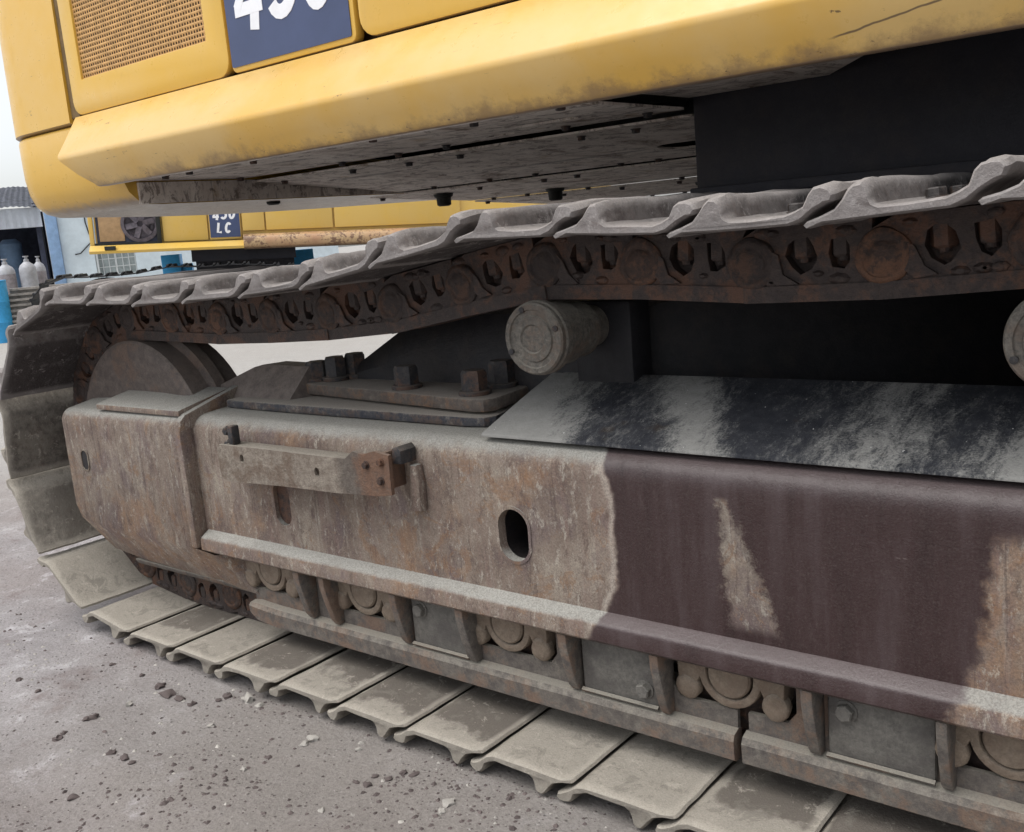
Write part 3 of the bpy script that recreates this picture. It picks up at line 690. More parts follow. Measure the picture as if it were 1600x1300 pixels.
# --- roller guards: rail, window wall, ribs, bay plates
for x0, x1, caps in ((-.735, .737, (-.64, -.27, .19, .725)), (.753, X1, (.725, 1.21, 1.70, 2.15))):
    rp = [(.142, .120), (.140, .158), (.146, .170), (.164, .176), (.176, .172), (.176, .116), (.150, .114)]
    bm = bmesh.new()
    n_ = 12; secs = []
    for k in range(n_+1):
        x = x0+(x1-x0)*k/n_
        secs.append([(x, y, z) for y, z in rp])
    if x0 < 0:   # upturned, rounded nose
        secs[0] = [(x0, y, .158+(z-.145)*.55) for y, z in rp]; secs.insert(1, [(x0+.03, y, .150+(z-.145)*.95) for y, z in rp]); secs.insert(2, [(x0+.09, y, z+.001) for y, z in rp])
    strip(bm, secs, True)
    rail = part('guard_rail', bm, M['guard'], frame, ang=25)
    # wall with U openings for the clamps
    o_ = [(x0+.004, .172)]
    ups = []
    for c_ in caps:
        a, b = max(c_-.128, x0+.005), min(c_+.128, x1-.001)
        if b-a < .05: continue
        ups.append((a, b, c_))
    top_ = []
    cur = x0+.005
    for a, b, c_ in ups:
        if a > cur+.001: top_ += [(cur, .330), (a, .330)]
        if a > x0+.006: top_ += [(a, .235), (a+.018, .212)]
        else: top_ += [(a, .212)]
        if b < x1-.002: top_ += [(b-.018, .212), (b, .235), (b, .330)]
        else: top_ += [(b, .212)]
        cur = b
    if cur < x1-.01: top_ += [(x1-.002, .330)]
    poly = top_ + [(x1-.002, .168), (x0+.005, .168)]
    cl_ = []
    for p in poly:
        if not cl_ or (abs(p[0]-cl_[-1][0]) > 1e-5 or abs(p[1]-cl_[-1][1]) > 1e-5): cl_.append(p)
    bm = bmesh.new(); plate(bm, cl_, FY, .165, .1755); part('guard_wall', bm, M['guard'], frame)
for x in (-.470, -.372, -.118, .092, .375, .592, .895, 1.118, 1.44, 1.62):
    th = random.uniform(.009, .012)
    bm = bmesh.new()
    plate(bm, [(.1645, .3135), (.108, .3135), (.110, .285), (.122, .235), (.136, .190), (.146, .1765), (.1645, .1765)], FX, x-th, x+th, bev=.003)
    part('gusset_rib', bm, M['guard'], frame)
for i, (a, b) in enumerate(((-.100, .078), (.392, .574), (.915, 1.098), (1.46, 1.60))):
    bp = part('bay_plate', B(a, b, .150, .1645, .180, .300, bev=.008), M['bay'], frame)
    part('bay_ledge', prism_x(bmesh.new(), [(.146, .1765), (.142, .182), (.149, .186), (.149, .178)], a, b, 1), M['guard'], frame)
    part('bolt', hexbolt(bmesh.new(), (a+.035 if i != 1 else b-.03, .1495, .272 if i != 1 else .215), .016, .016, 'y', rot=.3), M['bay'], frame)

# --- car body with the leg bolted to the track frame
bm = bmesh.new()
secs = []
for y, x0, z0, x1, z1 in ((.42, -.56, .767, .20, .84), (.47, -.55, .767, .34, .93), (.62, -.46, .76, .50, .96), (.85, -.20, .70, .9, 1.00), (1.15, .0, .55, 1.2, 1.02)):
    w_ = x1-x0
    secs.append([(x0, y, z0-.28), (x0, y, z0), (x0+.16*w_+.06, y, z1-.035), (x0+.30*w_+.06, y, z1), (x1, y, z1), (x1, y, z0-.28)])
strip(bm, secs, True)
car = part('car_body', B(-.1, 2.3, 1.0, 2.34, .42, 1.03, bev=.03), M['dark'], exc)
leg = part('leg', bm, M['dark'], car)
bm = bmesh.new(); strip(bm, [[(1.35, .45, .60), (1.35, .45, .93), (2.3, .45, .93), (2.3, .45, .6)], [(1.2, 1.1, .5), (1.2, 1.1, 1.02), (2.1, 1.1, 1.02), (2.1, 1.1, .5)]], True); part('leg', bm, M['dark'], car)
for sx in (-.46, 1.35):
    bm = bmesh.new(); strip(bm, [[(sx, 2.95, .60), (sx, 2.95, .93), (sx+.95, 2.95, .93), (sx+.95, 2.95, .6)], [(.2 if sx < 0 else 1.2, 2.3, .5), (.2 if sx < 0 else 1.2, 2.3, 1.02), (1.0 if sx < 0 else 2.1, 2.3, 1.02), (1.0 if sx < 0 else 2.1, 2.3, .5)]], True); part('leg', bm, M['dark'], car)
part('swing_bearing', lathe(bmesh.new(), [(.62, 1.03), (.62, 1.08), (.66, 1.085), (.66, 1.16), (.60, 1.17)], lambda a, b, t: (1.0+a, 1.67+b, t), 48), M['dark'], exc)
bm = bmesh.new(); plate(bm, [(-.675, .375), (-.66, .345), (-.62, .330), (.06, .245), (.10, .250), (.115, .275), (.075, .60), (-.66, .60)], FZ, .733, .7645, bev=.007)
fp = part('bolted_flange', bm, M['flange'], exc)
for i, (x, y, h) in enumerate(((-.605, .375, .062), (-.545, .390, .075), (-.520, .440, .078), (-.215, .330, .066), (.035, .300, .066), (.035, .400, .074), (-.37, .50, .06))):
    part('bolt', hexbolt(bmesh.new(), (x, y, .765), .031, h*.86, 'z', True, random.random()), M['bolt'], fp, ang=30)

# --- far track of the same machine (seen only as dark shapes under the belly)
part('far_track_frame', B(-.9, X1, 2.87, 3.2, .33, .72, bev=.03), M['dark'], exc)
for f in FR: link('track_shoe', shoe_low if f[5] < .2 else shoe_top, exc, frame_matrix(f, 2.74))
part('far_idler', lathe(bmesh.new(), [(.1, 2.94), (RT, 2.95), (RT, 3.14), (.1, 3.15)], lambda a, b, t: (IDX+a, t, IDZ+b), 40), M['idler'], exc)
part('far_sprocket', lathe(bmesh.new(), [(.1, 2.94), (RT, 2.95), (RT, 3.14), (.1, 3.15)], lambda a, b, t: (SPX+a, t, IDZ+b), 40), M['dark'], exc)

# --- upper structure
UX1 = 3.4
# sill
bm = bmesh.new()
def sill_sec(xu, xn, xl):
    return [(xu, .336, 1.592), (xu, .318, 1.590), (xu*.5+xn*.5, .270, 1.527), (xn, .223, 1.470), (xn+.004, .219, 1.461), (xn+.01, .221, 1.451), (xn*.45+xl*.55, .246, 1.405), (xl, .266, 1.374), (xl+.005, .270, 1.367), (xl+.012, .275, 1.364), (xl+.02, .298, 1.3642), (xl+.02, .300, 1.372), (xl+.02, .300, 1.45)]
secs = [sill_sec(-1.555, -1.524, -1.413)]
for k in range(1, 29):
    x = -1.35 + (UX1+1.35)*k/28; secs.append(sill_sec(x, x, x))
strip(bm, secs, True)
part('sill', bm, M['sill'], exc, ang=50)
# counterweight
def cw_plan(xf):
    plan = [(xf, .345), (-1.94, .345)]
    cx_, cy_, rr = -1.94, .625, .28
    for a in range(8, 79, 7): plan.append((cx_-rr*math.sin(R(a)), cy_-rr*math.cos(R(a))))
    for k in range(1, 9):
        t = k/8; plan.append((-2.215-.42*math.sin(t*math.pi/2), .57+1.1*t))
    return plan + [(x, 3.34-y) for x, y in plan[::-1][1:]]
def cw_mesh(plan, levels):
    bm = bmesh.new(); rings = []
    for z, d in levels:
        ring = []
        for i, p in enumerate(plan):
            a_, b_ = plan[max(i-1, 0)], plan[min(i+1, len(plan)-1)]
            tx, ty = b_[0]-a_[0], b_[1]-a_[1]; l = math.hypot(tx, ty) or 1
            ring.append((p[0]+ty/l*d, p[1]-tx/l*d, z))
        rings.append(ring)
    return strip(bm, rings, True)
cwt = part('counterweight', cw_mesh(cw_plan(-1.40), ((1.303, .14), (1.305, .09), (1.318, .052), (1.345, .025), (1.385, .009), (1.44, .001), (1.50, 0), (1.560, .0), (1.570, .003), (1.575, .010), (1.576, .05))), M['cw'], exc, ang=40)
part('counterweight_upper', cw_mesh(cw_plan(-1.632), ((1.577, .03), (1.580, .0), (1.584, -.006), (1.75, -.005), (2.2, .0), (2.42, .04), (2.5, .12))), M['cw'], exc, ang=40)
part('groove_shade_strip', B(-1.6315, -1.5815, .349, .399, 1.596, 2.40), M['groove_shade'], exc)  # added strip painting the groove's shade over the lit yellow end face
part('counterweight_shade_strip', B(-1.399, -1.387, .40, 2.94, 1.306, 1.372), M['belly'], exc)  # added strip standing in for shadow along the counterweight's front edge
# doors (y = .335 face), backing and hood
def rounded(x0, x1, z0, z1, r_, n=5):
    pts = []
    for (cx, cz, a0) in ((x0+r_, z0+r_, 180), (x1-r_, z0+r_, 270), (x1-r_, z1-r_, 0), (x0+r_, z1-r_, 90)):
        for k in range(n+1): a = R(a0+90*k/n); pts.append((cx+r_*math.cos(a), cz+r_*math.sin(a)))
    return pts
part('body_shell', B(-1.66, UX1-.02, .400, 2.95, 1.50, 2.45), M['grille_dark'], exc)
gx0, gx1, gz0, gz1 = -1.507, -.846, 1.700, 2.25
bm = bmesh.new(); plate(bm, rounded(-1.578, -.757, 1.596, 2.40, .045), FY, .330, .360, [[(gx0, gz0), (gx1, gz0), (gx1, gz1), (gx0, gz1)]], bev=.004)
d1 = part('door_panel', bm, M['door'], exc)
# perforated grille: real holes
bm = bmesh.new(); cw_, ch_ = .0125, .0135
nxg, nzg = int((gx1-gx0)/cw_), int((gz1-gz0)/ch_)
cw_, ch_ = (gx1-gx0)/nxg, (gz1-gz0)/nzg
for j in range(nzg):
    for i in range(nxg):
        x0, z0 = gx0+i*cw_, gz0+j*ch_
        o4 = [bm.verts.new((x0+a*cw_, .338, z0+b*ch_)) for a, b in ((0, 0), (1, 0), (1, 1), (0, 1))]
        sh_ = .0 if j % 2 else .12
        i4 = [bm.verts.new((x0+a*cw_, .339, z0+b*ch_)) for a, b in ((.17+sh_, .26), (.73+sh_, .26), (.73+sh_, .76), (.17+sh_, .76))]
        for k in range(4): bm.faces.new((o4[k], o4[(k+1) % 4], i4[(k+1) % 4], i4[k]))
gr = part('perforated_grille', bm, M['grille'], d1, ang=0); gr['kind'] = 'stuff'
part('grille_core', B(gx0+.001, gx1-.001, .350, .359, gz0+.001, gz1-.001), M['grille_dark'], d1)
bm = bmesh.new(); plate(bm, rounded(-.747, -.262, 1.598, 2.40, .02), FY, .331, .360, bev=.004); d2 = part('door_panel', bm, M['door'], exc)
bm = bmesh.new(); plate(bm, rounded(-.247, 1.2, 1.600, 2.40, .05), FY, .330, .360, bev=.005); part('door_panel', bm, M['door'], exc)
dec = part('decal', plate(bmesh.new(), rounded(-.742, -.275, 1.612, 2.05, .006), FY, .3285, .3305), M['decal'], exc)
def stroke(bm, pts, wd, y, t=.0012):
    """flat ribbon of width wd along pts in the x,z plane"""
    L_, R_ = [], []
    for i, p in enumerate(pts):
        a = pts[max(i-1, 0)]; b = pts[min(i+1, len(pts)-1)]
        tx, tz = b[0]-a[0], b[1]-a[1]; l = math.hypot(tx, tz) or 1
        L_.append((p[0]-tz/l*wd/2, p[1]+tx/l*wd/2)); R_.append((p[0]+tz/l*wd/2, p[1]-tx/l*wd/2))
    secs = [[(l[0], y-t, l[1]), (r[0], y-t, r[1]), (r[0], y, r[1]), (l[0], y, l[1])] for l, r in zip(L_, R_)]
    strip(bm, secs, True)
def arcp(cx, cz, rx, rz, a0, a1, n=14): return [(cx+rx*math.cos(R(a0+(a1-a0)*k/n)), cz+rz*math.sin(R(a0+(a1-a0)*k/n))) for k in range(n+1)]
def glyph(ch, x, z, h, wd, y, shear=.16):
    bm = bmesh.new(); W_ = h*.52
    def tr(pts): return [(x+p[0]*W_+p[1]*h*shear, z+p[1]*h) for p in pts]
    if ch == '4':
        stroke(bm, tr([(.78, 0), (.78, 1.0)]), wd, y); stroke(bm, tr([(-.05, .30), (1.10, .30)]), wd*.9, y-.0003); stroke(bm, tr([(.78, 1.0), (.05, .32)]), wd*.8, y-.0006)
    elif ch == '5':
        stroke(bm, tr(arcp(.45, .32, .42, .26, -150, 120)), wd, y); stroke(bm, tr([(.2, .55), (.26, .93), (.95, .93)]), wd, y-.0003)
    elif ch == '0': stroke(bm, tr(arcp(.5, .5, .40, .44, 0, 360, 28)), wd, y)
    elif ch == 'L': stroke(bm, tr([(.15, 1.0), (.15, .1), (.85, .1)]), wd, y)
    elif ch == 'C': stroke(bm, tr(arcp(.55, .5, .40, .42, 40, 320, 18)), wd, y)
    return bm
for ch, x in (('4', -.705), ('5', -.563), ('0', -.432)):
    part('numeral', glyph(ch, x, 1.690 + (.012 if ch == '5' else .008 if ch == '0' else 0), .19, .036, .3284), M['white'], dec)
# belly pans
pans = [([(-1.385, .303), (.34, .303), (.34, .80), (-1.385, .80)], lambda x, y: 1.376, [oval(.06, .60, .105, .03, 20), oval(-.16, .72, .04, .02, 14)]),
        ([(-1.39, .84), (-.78, .84), (.34, .84), (.34, 1.55), (-1.39, 1.55)], lambda x, y: 1.362-(y-.84)*.075, [oval(.10, 1.30, .12, .07, 20)]),
        ([(-1.60, 1.60), (.34, 1.60), (.34, 2.25), (-1.60, 2.25)], lambda x, y: 1.300-(y-1.6)*.05, []),
        ([(-1.62, 2.30), (.34, 2.30), (.34, 3.00), (-1.62, 3.00)], lambda x, y: 1.262-(y-2.3)*.055, [])]
for out_, zf, hl in pans:
    bm = bmesh.new(); plate(bm, out_, lambda u, v, t: (u, v, zf(u, v)+t), 0, .006, hl)
    pn = part('belly_pan', bm, M['belly'], exc, ang=20)
    for h_ in hl:
        hx, hy = sum(p[0] for p in h_)/len(h_), sum(p[1] for p in h_)/len(h_)
        part('hole_back', B(hx-.15, hx+.15, hy-.09, hy+.09, zf(hx, hy)+.025, zf(hx, hy)+.035), M['dark'], pn)  # added dark plate that stops light showing through the belly hole
    xa, xb = min(p[0] for p in out_), max(p[0] for p in out_); ya, yb = min(p[1] for p in out_), max(p[1] for p in out_)
    for k in range(6):
        for yy in (ya+.05, yb-.05):
            x = xa+.12+(xb-xa-.24)*k/5+random.uniform(-.13, .13)
            part('bolt', hexbolt(bmesh.new(), (x, yy+random.uniform(-.02, .03), zf(x, yy)-.001), .011, .011, 'nz', True, random.random()), M['bolt'], pn)
part('belly_backing', B(-1.58, .33, .37, 2.95, 1.44, 1.49), M['dark'], exc)
for x, y, z, r_ in ((-1.55, 1.05, 1.34, .03), (-1.32, 1.75, 1.29, .035), (-1.0, 2.1, 1.275, .035), (-.5, 2.5, 1.25, .04)):
    bm = bmesh.new(); lathe(bm, [(r_*1.2, 0), (r_*1.1, -.012), (r_*.9, -.014), (r_*.85, -.045), (r_*.6, -.05)], lambda a, b, t: (x+a, y+b, z+t), 14); part('rubber_plug', bm, M['rubber'], exc)
part('cross_channel', B(-1.58, .33, .795, .845, 1.385, 1.40), M['dark'], exc)
part('cross_channel', B(-1.60, .33, 1.543, 1.607, 1.313, 1.40), M['dark'], exc)
part('cross_channel', B(-1.62, .33, 2.243, 2.307, 1.271, 1.40), M['dark'], exc)
# revolving frame: deep side plate, ceiling over the open bay
rv = part('revolving_frame', B(.357, 2.9, .80, 2.5, 1.165, 1.485, bev=.02), M['navy'], exc)
part('bottom_flange', B(.3575, 2.9, .775, .7985, 1.166, 1.19, bev=.004), M['navy'], rv)
part('deck_plate', B(.345, UX1, .345, .82, 1.475, 1.495), M['dark'], rv)
bm = bmesh.new(); plate(bm, [(.36, .36), (1.0, .36), (.70, .79), (.36, .79)], FZ, 1.40, 1.41); part('corner_gusset', bm, M['belly'], rv)

# ------------------------------------------------------------------ second excavator behind
e1 = Vector((.625, .78, 0)).normalized(); e2 = Vector((-e1.y, e1.x, 0))
tilt = R(2.6)
O2 = Vector((-13.36, 6.75, -.137)); SC2 = 1.417
T2 = Matrix.Translation(O2) @ Matrix(((e1.x, e2.x, 0, 0), (e1.y, e2.y, 0, 0), (0, 0, 1, 0), (0, 0, 0, 1))) @ Matrix.Rotation(tilt, 4, 'Y')
ex2 = empty('excavator', 'second yellow excavator with small 450 LC decal and rusty sill standing behind', 'excavator', None, T2)
TU = T2 @ Matrix.Translation((0, 0, 1.37*(1-SC2))) @ Matrix.Scale(SC2, 4)
def p2(name, bm, mat, parent=None, ang=35):
    return link(name, finish(bm, name, mat, ang), parent or ex2, TU)
prof_a = [(.0, 1.46), (-.02, 1.45), (-.10, 1.40), (-.09, 1.372), (-.02, 1.37)]
bm = bmesh.new(); strip(bm, [[(x, y-.05, z) for y, z in prof_a] for x in (0, .8, 1.62)], True)
p2('sill', bm, M['bg_yellow'])
bm = bmesh.new(); secs = []
for x in (1.62, 2.4, 3.2, 4.2, 5.2):
    secs.append([(x, -.16+.10*(1-math.cos(R(a))), 1.44+.085*math.sin(R(a))) for a in range(-90, 91, 20)] + [(x, .1, 1.53), (x, .1, 1.36)])
strip(bm, secs, True); p2('worn_sill', bm, M['bg_worn'], ang=50)
p2('body_shell', B(.05, 5.2, .04, 2.9, 1.44, 2.6), M['bg_yellow'])
p2('counterweight', B(5.2, 6.0, .0, 2.9, 1.4, 2.6, bev=.15, seg=4), M['bg_yellow'])
for a, b in ((.76, 1.24), (1.255, 1.60), (1.615, 1.86), (1.875, 2.62), (2.64, 4.1)):
    p2('door_panel', B(a, b, -.005, .038, 1.475 if b < 1.7 else 1.56, 2.4, bev=.01), M['bg_yellow'])
dc2 = p2('decal', B(1.265, 1.59, -.012, -.0055, 1.50, 1.92), M['decal'])
for ch, x, z in (('L', 1.335, 1.545), ('C', 1.42, 1.545), ('4', 1.30, 1.69), ('5', 1.39, 1.70), ('0', 1.475, 1.70)):
    p2('numeral', glyph(ch, x, z, .115, .026, -.0125), M['white'], dc2)
# open radiator bay
p2('bay_opening', B(.07, .72, .0, .039, 1.47, 2.35), M['shade'])
p2('tan_panel', B(.10, .36, -.012, -.001, 1.50, 2.3, bev=.004), M['bg_tan'])
fan = p2('fan_shroud', lathe(bmesh.new(), [(.20, 0), (.20, -.02), (.165, -.025), (.16, 0)], lambda a, b, t: (.53+a, t, 1.68+b), 28), M['bg_fan'])
for k in range(6):
    bm = bmesh.new(); a = R(60*k+12)
    c_, s_ = math.cos(a), math.sin(a)
    strip(bm, [[(.53+r_*c_-wd*s_, -.012+dy, 1.68+r_*s_+wd*c_) for wd, dy in ((-.03, .008), (.03, -.006))] for r_ in (.03, .155)]); p2('fan_blade', bm, M['bg_fan'], fan)
for a, b, z0, z1 in ((.0, .045, 1.40, 2.4), (.70, .745, 1.46, 2.4)): p2('door_frame', B(a, b, -.04, -.001, z0, z1, bev=.006), M['bg_yellow'] if a < .1 else M['rubber'])
p2('bay_bottom_bar', B(.05, .70, -.035, -.0015, 1.46, 1.485), M['rubber'])
p2('sill_latch', B(.16, .27, -.155, -.10, 1.41, 1.45), M['rubber'])
p2('car_body', B(1.04, 2.16, .5, 2.2, .45, 1.375), M['navy'])
p2('swing_frame', B(1.03, 2.18, .12, 2.6, 1.24, 1.40), M['navy'])
p2('track_frame', B(.2, 3.6, -.05, .35, .3, .75, bev=.03), M['dark'])
bg_shoe = shoe_me = shoe_mesh('track_shoe', M['bgtrack'])
OFF = Matrix.Translation((1.735-.90, -.25, .0))
for f in FR: link('track_shoe', bg_shoe, ex2, T2 @ OFF @ frame_matrix(f))
p2('idler_wheel', lathe(bmesh.new(), [(.1, -.05), (RT+.06, -.04), (RT+.06, .14), (.1, .15)], lambda a, b, t: (.1+a, t, .70+b), 32), M['dark'])

# ------------------------------------------------------------------ workshop and white building
GZ = -.55
eb = Vector((.455, .885, 0)).normalized(); nb = Vector((-eb.y, eb.x, 0))
DS = 1.7
def bpos(x, y): return Vector((CAM.x+(x-CAM.x)*DS, CAM.y+(y-CAM.y)*DS, 0))
B0 = bpos(-16.28, 7.63)
TB = Matrix.Translation(B0) @ Matrix(((eb.x, nb.x, 0, 0), (eb.y, nb.y, 0, 0), (0, 0, 1, 0), (0, 0, 0, 1)))
def pb(name, bm, mat, parent, ang=35): return link(name, finish(bm, name, mat, ang), parent, TB)
ws = empty('workshop', 'open fronted workshop with white fascia, grey sheet roof and dark doorway', 'workshop', None, TB @ Matrix.Translation((0, 0, GZ)))
pb('back_wall', B(-9, -.02, 6, 6.2, GZ-.3, 3.0), M['shade'], ws)
pb('side_wall', B(-9.2, -9, .1, 6.2, GZ-.3, 3.0), M['fascia'], ws)
pb('inner_wall', B(-.25, -.1, .3, 6.0, GZ-.3, 3.0), M['shade'], ws)
bm = bmesh.new(); n_ = 90; secs = []
for k in range(n_+1):
    x = -9+8.95*k/n_; secs.append([(x, .0+.02*(k % 2), 2.27+.012*x*-.0), (x, .0+.02*(k % 2), 2.86)])
strip(bm, secs); bmesh.ops.solidify(bm, geom=bm.faces[:], thickness=.03); pb('fascia', bm, M['fascia'], ws, 10)
bm = bmesh.new(); secs = []
for k in range(121):
    x = -9.3+9.5*k/120; dz = .03*(k % 2)+.05*mnoise.noise(Vector((x*1.7, 0, 0)))
    secs.append([(x, -.12, 2.88+dz), (x, 1.8, 3.3+dz), (x, 6.3, 3.9+dz)])
strip(bm, secs); bmesh.ops.solidify(bm, geom=bm.faces[:], thickness=.03); pb('roof', bm, M['roofgrey'], ws, 10)
for k in range(5): pb('roof_truss', B(-8+k*1.6, -7.93+k*1.6, .15, 5.9, 2.5, 2.62), M['roofgrey'], ws)
pb('blue_tank', lathe(bmesh.new(), [(.35, GZ), (.35, 1.9), (.2, 2.05)], lambda a, b, t: (-1.15+a, 3.5+b, t), 20), M['bluecol'], ws)
pb('steel_column', B(.02, .36, -.10, .25, GZ-.3, 3.05, bev=.02), M['bluecol'], ws)
wb = empty('building', 'white rendered building with gridded window and cable beside the workshop', 'building', None, TB @ Matrix.Translation((4, 0, GZ)))
pb('wall', B(.37, 1.27, .05, 6, GZ-.3, 4.4), M['wallwhite'], wb)
pb('wall', B(1.271, 9.0, .12, 6, GZ-.3, .62), M['wallwhite'], wb); pb('wall', B(1.271, 9.0, .12, 6, 1.42, 4.4), M['wallwhite'], wb)
pb('wall', B(2.46, 9.0, .13, 6, .621, 1.419), M['wallwhite'], wb)
for a in (1.29, 1.88):
    wn = pb('window', B(a, a+.56, .20, .24, .63, 1.41), M['glass'], wb)
    for k in range(4): pb('mullion', B(a+.56*k/3-.012, a+.56*k/3+.012, .165, .199, .63, 1.41), M['winframe'], wn)
    for k in range(4): pb('mullion', B(a, a+.56, .160, .1645, .64+.74*k/3, .665+.74*k/3), M['winframe'], wn)
bm = bmesh.new()
def tube(bm, pts, r_, n=6):
    rings = []
    for i, p in enumerate(pts):
        a = Vector(pts[max(i-1, 0)]); b = Vector(pts[min(i+1, len(pts)-1)]); d = (b-a).normalized()
        s_ = d.cross(Vector((0, 1, 0.01))).normalized(); t_ = d.cross(s_)
        rings.append([tuple(Vector(p)+s_*r_*math.cos(2*math.pi*k/n)+t_*r_*math.sin(2*math.pi*k/n)) for k in range(n)])
    strip(bm, rings, True); return bm
pb('cable', tube(bm, [(1.16, .02, 3.2), (1.15, .02, 2.3), (1.21, .02, 1.95), (1.30, .03, 1.75), (1.1, .02, 1.58), (.88, .01, 1.38), (.72, .02, 1.36)], .018), M['cable'], wb)
pb('drain_pipe', tube(bmesh.new(), [(1.33, .06, GZ), (1.33, .06, 4.2)], .03, 8), M['winframe'], wb)

# ------------------------------------------------------------------ gas cylinders, blue drum, steel bars, blue frame
def gas_cylinder(loc, r_, h, label, body, shoulder):
    Mx = Matrix.Translation(loc)
    e = empty('gas_cylinder', label, 'gas cylinder', None, Mx)
    f0 = lambda a, b, t: (a, b, t)
    link('body', finish(lathe(bmesh.new(), [(r_*.93, 0), (r_, .03), (r_, h*.80)], f0, 24), 'body', body, 40), e, Mx)
    link('shoulder', finish(lathe(bmesh.new(), [(r_*1.005, h*.80), (r_*.96, h*.845), (r_*.78, h*.885), (r_*.42, h*.915), (r_*.34, h*.925)], f0, 24), 'shoulder', shoulder, 50), e, Mx)
    link('valve', finish(lathe(bmesh.new(), [(r_*.30, h*.92), (r_*.30, h*.955), (r_*.18, h*.96), (r_*.18, h*.985), (r_*.34, h*.987), (r_*.34, h)], f0, 14), 'valve', shoulder, 40), e, Mx)
def gpos(x, y): return Vector((x, y, gh(x, y)))
gas_cylinder(gpos(-18.42, 7.80), .165, 1.50, 'broad grey gas cylinder with pale shoulder behind the blue drum', M['cyl'], M['cylwhite'])
gas_cylinder(gpos(-18.24, 8.14), .160, 1.52, 'pale grey gas cylinder standing in front of the workshop doorway', M['cylwhite'], M['cylwhite'])
gas_cylinder(gpos(-18.50, 8.50), .12, 1.50, 'slim grey gas cylinder half hidden behind the pale one', M['cyl'], M['cylwhite'])
Mx = Matrix.Translation(gpos(-16.72, 6.76))
dr = empty('drum', 'tall bright blue drum standing in front of the gas cylinders', 'drum', None, Mx)
dz = .92-gh(-16.72, 6.76)
link('barrel', finish(lathe(bmesh.new(), [(.20, 0), (.205, .02), (.205, dz*.33), (.212, dz*.34), (.205, dz*.36), (.205, dz*.66), (.212, dz*.67), (.205, dz*.69), (.205, dz-.02), (.20, dz)], lambda a, b, t: (a, b, t), 28), 'barrel', M['blue'], 40), dr, Mx)
link('lid', finish(lathe(bmesh.new(), [(.208, dz-.005), (.208, dz+.012), (.19, dz+.016)], lambda a, b, t: (a, b, t), 28), 'lid', M['blue'], 40), dr, Mx)
# stack of steel channels, each resting on the flanges of the one below
bm = bmesh.new(); prism = [(-.12, .052), (-.12, .092), (.12, .092), (.12, .052), (.045, .052), (.045, 0), (-.045, 0), (-.045, .052)]
strip(bm, [[(x, y, z) for y, z in prism] for x in (-.62, .62)], True)
bar_me = finish(bm, 'steel_channel', M['slat'], 30)
ang = math.atan2(.885, .455)
order = ['lowest', 'second', 'third', 'fourth', 'fifth', 'sixth', 'seventh', 'eighth', 'ninth', 'topmost']
gx, gy = -16.42, 7.34; g0 = gh(gx, gy)
for k in range(10):
    o = link('steel_channel', bar_me, None, Matrix.Translation((gx-.012*k, gy+.028*k+random.uniform(-.03, .03), g0+k*.0925)) @ Matrix.Rotation(ang+random.uniform(-.06, .06), 4, 'Z'))
    tag(o, ('%s grey steel channel of the stack beside the blue drum' % order[k]) if k in (0, 9) else ('grey steel channel, %s from the bottom of the stack beside the blue drum' % order[k]), 'steel channel', 'steel channels stacked in the yard')
for (x, y, ln, z1, lab) in ((-16.10, 9.97, .34, 1.12, 'bright blue steel box left of the dark undercarriage of the second excavator'), (-14.68, 11.93, .62, 1.00, 'bright blue steel box right of the dark undercarriage of the second excavator')):
    TT = Matrix.Translation((x, y, gh(x, y))) @ Matrix.Rotation(math.atan2(e1.y, e1.x), 4, 'Z')
    o = empty('steel_box', lab, 'steel box', None, TT); g0 = gh(x, y)
    link('body', finish(B(-ln/2, ln/2, -.3, .3, .5, z1-g0, bev=.01), 'body', M['blue'], 30), o, TT)
    link('bracket', finish(B(ln/2, ln/2+.2, -.2, .2, .5, z1-g0-.2, bev=.008), 'bracket', M['blue'], 30), o, TT)
    for sx in (-1, 1): link('leg', finish(B(sx*ln*.4-.03, sx*ln*.4+.03, -.2, .2, 0, .5), 'leg', M['roofgrey'], 30), o, TT)

# ------------------------------------------------------------------ stones and clods
def rock_mesh(name, mat, seed, sub=1):
    rnd = random.Random(seed); bm = bmesh.new(); bmesh.ops.create_icosphere(bm, subdivisions=sub, radius=1)
    s_ = (rnd.uniform(.8, 1.3), rnd.uniform(.7, 1.1), rnd.uniform(.45, .75))
    for v in bm.verts:
        k = 1+mnoise.noise(v.co*1.6+Vector((seed*3.1, 0, 0)))*.8 + mnoise.noise(v.co*4+Vector((seed, 5, 0)))*.35 + rnd.uniform(-.08, .08)
        v.co = Vector((v.co.x*s_[0]*k, v.co.y*s_[1]*k, v.co.z*s_[2]*k))
    return finish(bm, name, mat, 55)
pebbles = [rock_mesh('pebble', M['stone'], i, 2) for i in range(4)]; clods = [rock_mesh('mud_clod', M['clod'], 20+i, 2) for i in range(5)]
rg = random.Random(3)
def put_rock(name, me, x, y, r_, label, group):
    r_ *= .46 if name == 'mud_clod' else .8
    o = link(name, me, None, Matrix.Translation((x, y, gh(x, y)+r_*.15)) @ Matrix.Rotation(rg.uniform(0, 6.28), 4, 'Z') @ Matrix.Scale(r_, 4))
    tag(o, label, 'pebble' if name == 'pebble' else 'clod', group)
for x, y, r_ in ((-0.821, -0.204, 0.014), (-0.243, -0.073, 0.017), (-0.247, -0.096, 0.014), (0.222, -0.113, 0.014), (0.013, -0.267, 0.011), (-0.560, -0.022, 0.024), (-0.510, -0.024, 0.014), (-0.125, -0.030, 0.009), (-0.278, -0.246, 0.010), (-0.108, -0.053, 0.009), (0.231, -0.141, 0.012), (-0.530, -0.155, 0.010)):
    put_rock('pebble', pebbles[rg.randrange(4)], x, y, r_, 'small pale pebble lying on the muddy ground beside the track', 'pale pebbles on the mud')
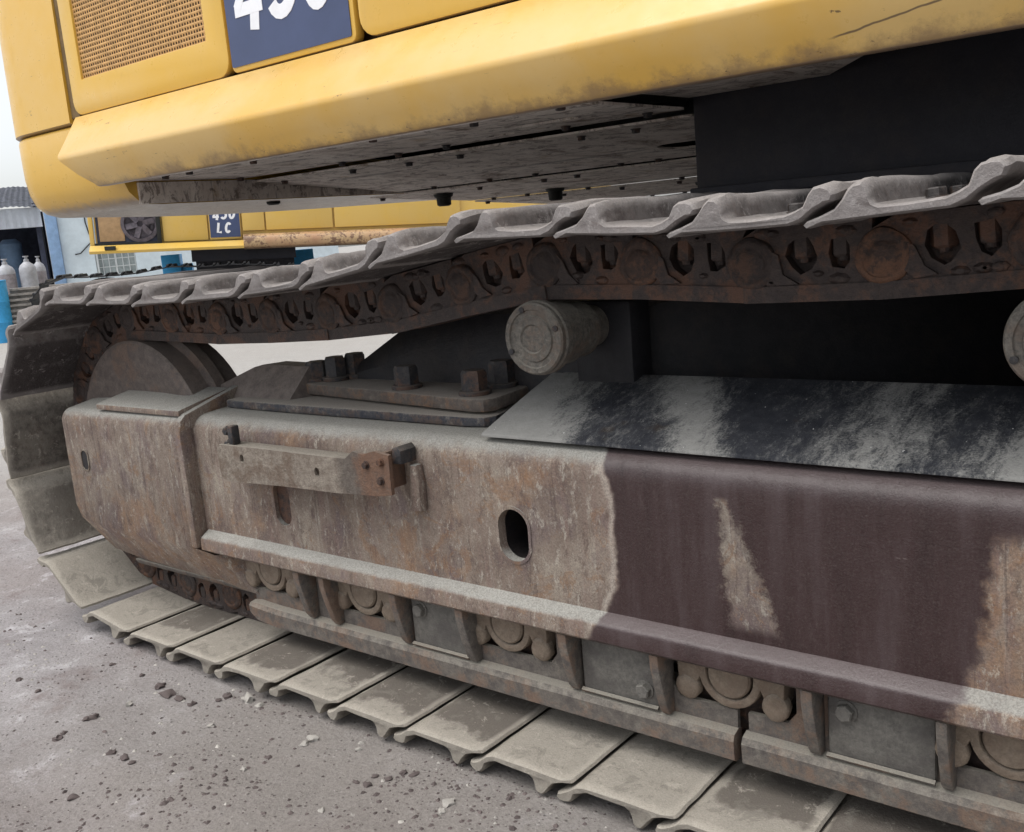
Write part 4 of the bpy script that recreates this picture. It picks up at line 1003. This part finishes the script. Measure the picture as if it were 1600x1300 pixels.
for x, y, r_ in ((-0.781, -0.112, 0.040), (-0.843, -0.099, 0.028), (-0.731, -0.113, 0.030), (-0.673, -0.113, 0.022), (-0.627, -0.039, 0.026), (-0.630, -0.065, 0.018), (-0.834, -0.297, 0.026), (-0.841, -0.312, 0.020), (-0.816, -0.401, 0.022), (-0.827, -0.378, 0.016), (-0.571, -0.365, 0.026), (-0.621, -0.368, 0.022), (-0.534, -0.370, 0.018), (-0.540, -0.510, 0.024), (0.085, -0.069, 0.020), (0.057, -0.074, 0.018), (0.047, -0.109, 0.018), (0.021, -0.147, 0.022), (-0.012, -0.149, 0.016), (0.008, -0.114, 0.016), (-0.955, -0.085, 0.018), (-1.098, -0.093, 0.018), (-1.112, -0.302, 0.016), (-1.249, -0.290, 0.018), (-0.272, -0.179, 0.014)):
    put_rock('mud_clod', clods[rg.randrange(5)], x, y, r_, 'small dark clod of mud lying on the yard beside the track', 'dark mud clods on the yard')
# crumbs: one scattered mass
def crumbs(name, n, mat, rmin, rmax, seed, label):
    rnd = random.Random(seed); vs, fs = [], []
    for _ in range(n):
        while True:
            x = rnd.uniform(-3.0, 1.6); y = rnd.uniform(-1.7, .02)
            dens = .25+1.3*mnoise.noise(Vector((x*1.6+seed, y*1.6, 1.0)))+.5*mnoise.noise(Vector((x*5, y*5, seed)))
            if rnd.random() < max(.05, dens): break
        r_ = rmin+(rmax-rmin)*rnd.random()**4; z = gh(x, y)
        b = len(vs); q = rnd.uniform(0, 3)
        for k in range(5):
            a = q+k*1.2566; rr_ = r_*rnd.uniform(.7, 1.25); vs.append((x+rr_*math.cos(a), y+rr_*math.sin(a), z-r_*.1+r_*rnd.uniform(-.1, .25)))
        vs.append((x+r_*rnd.uniform(-.3, .3), y+r_*rnd.uniform(-.3, .3), z+r_*rnd.uniform(.45, .9)))
        for k in range(5): fs.append((b+k, b+(k+1) % 5, b+5))
    me = bpy.data.meshes.new(name); me.from_pydata(vs, [], fs); me.materials.append(mat)
    tag(link(name, me), label, 'gravel', None, 'stuff')
crumbs('mud_crumbs', 11000, M['clod'], .0014, .0085, 5, 'loose dark mud crumbs scattered over the yard')
crumbs('pale_grit', 4200, M['stone'], .0013, .007, 11, 'pale grit and tiny stones scattered over the yard')
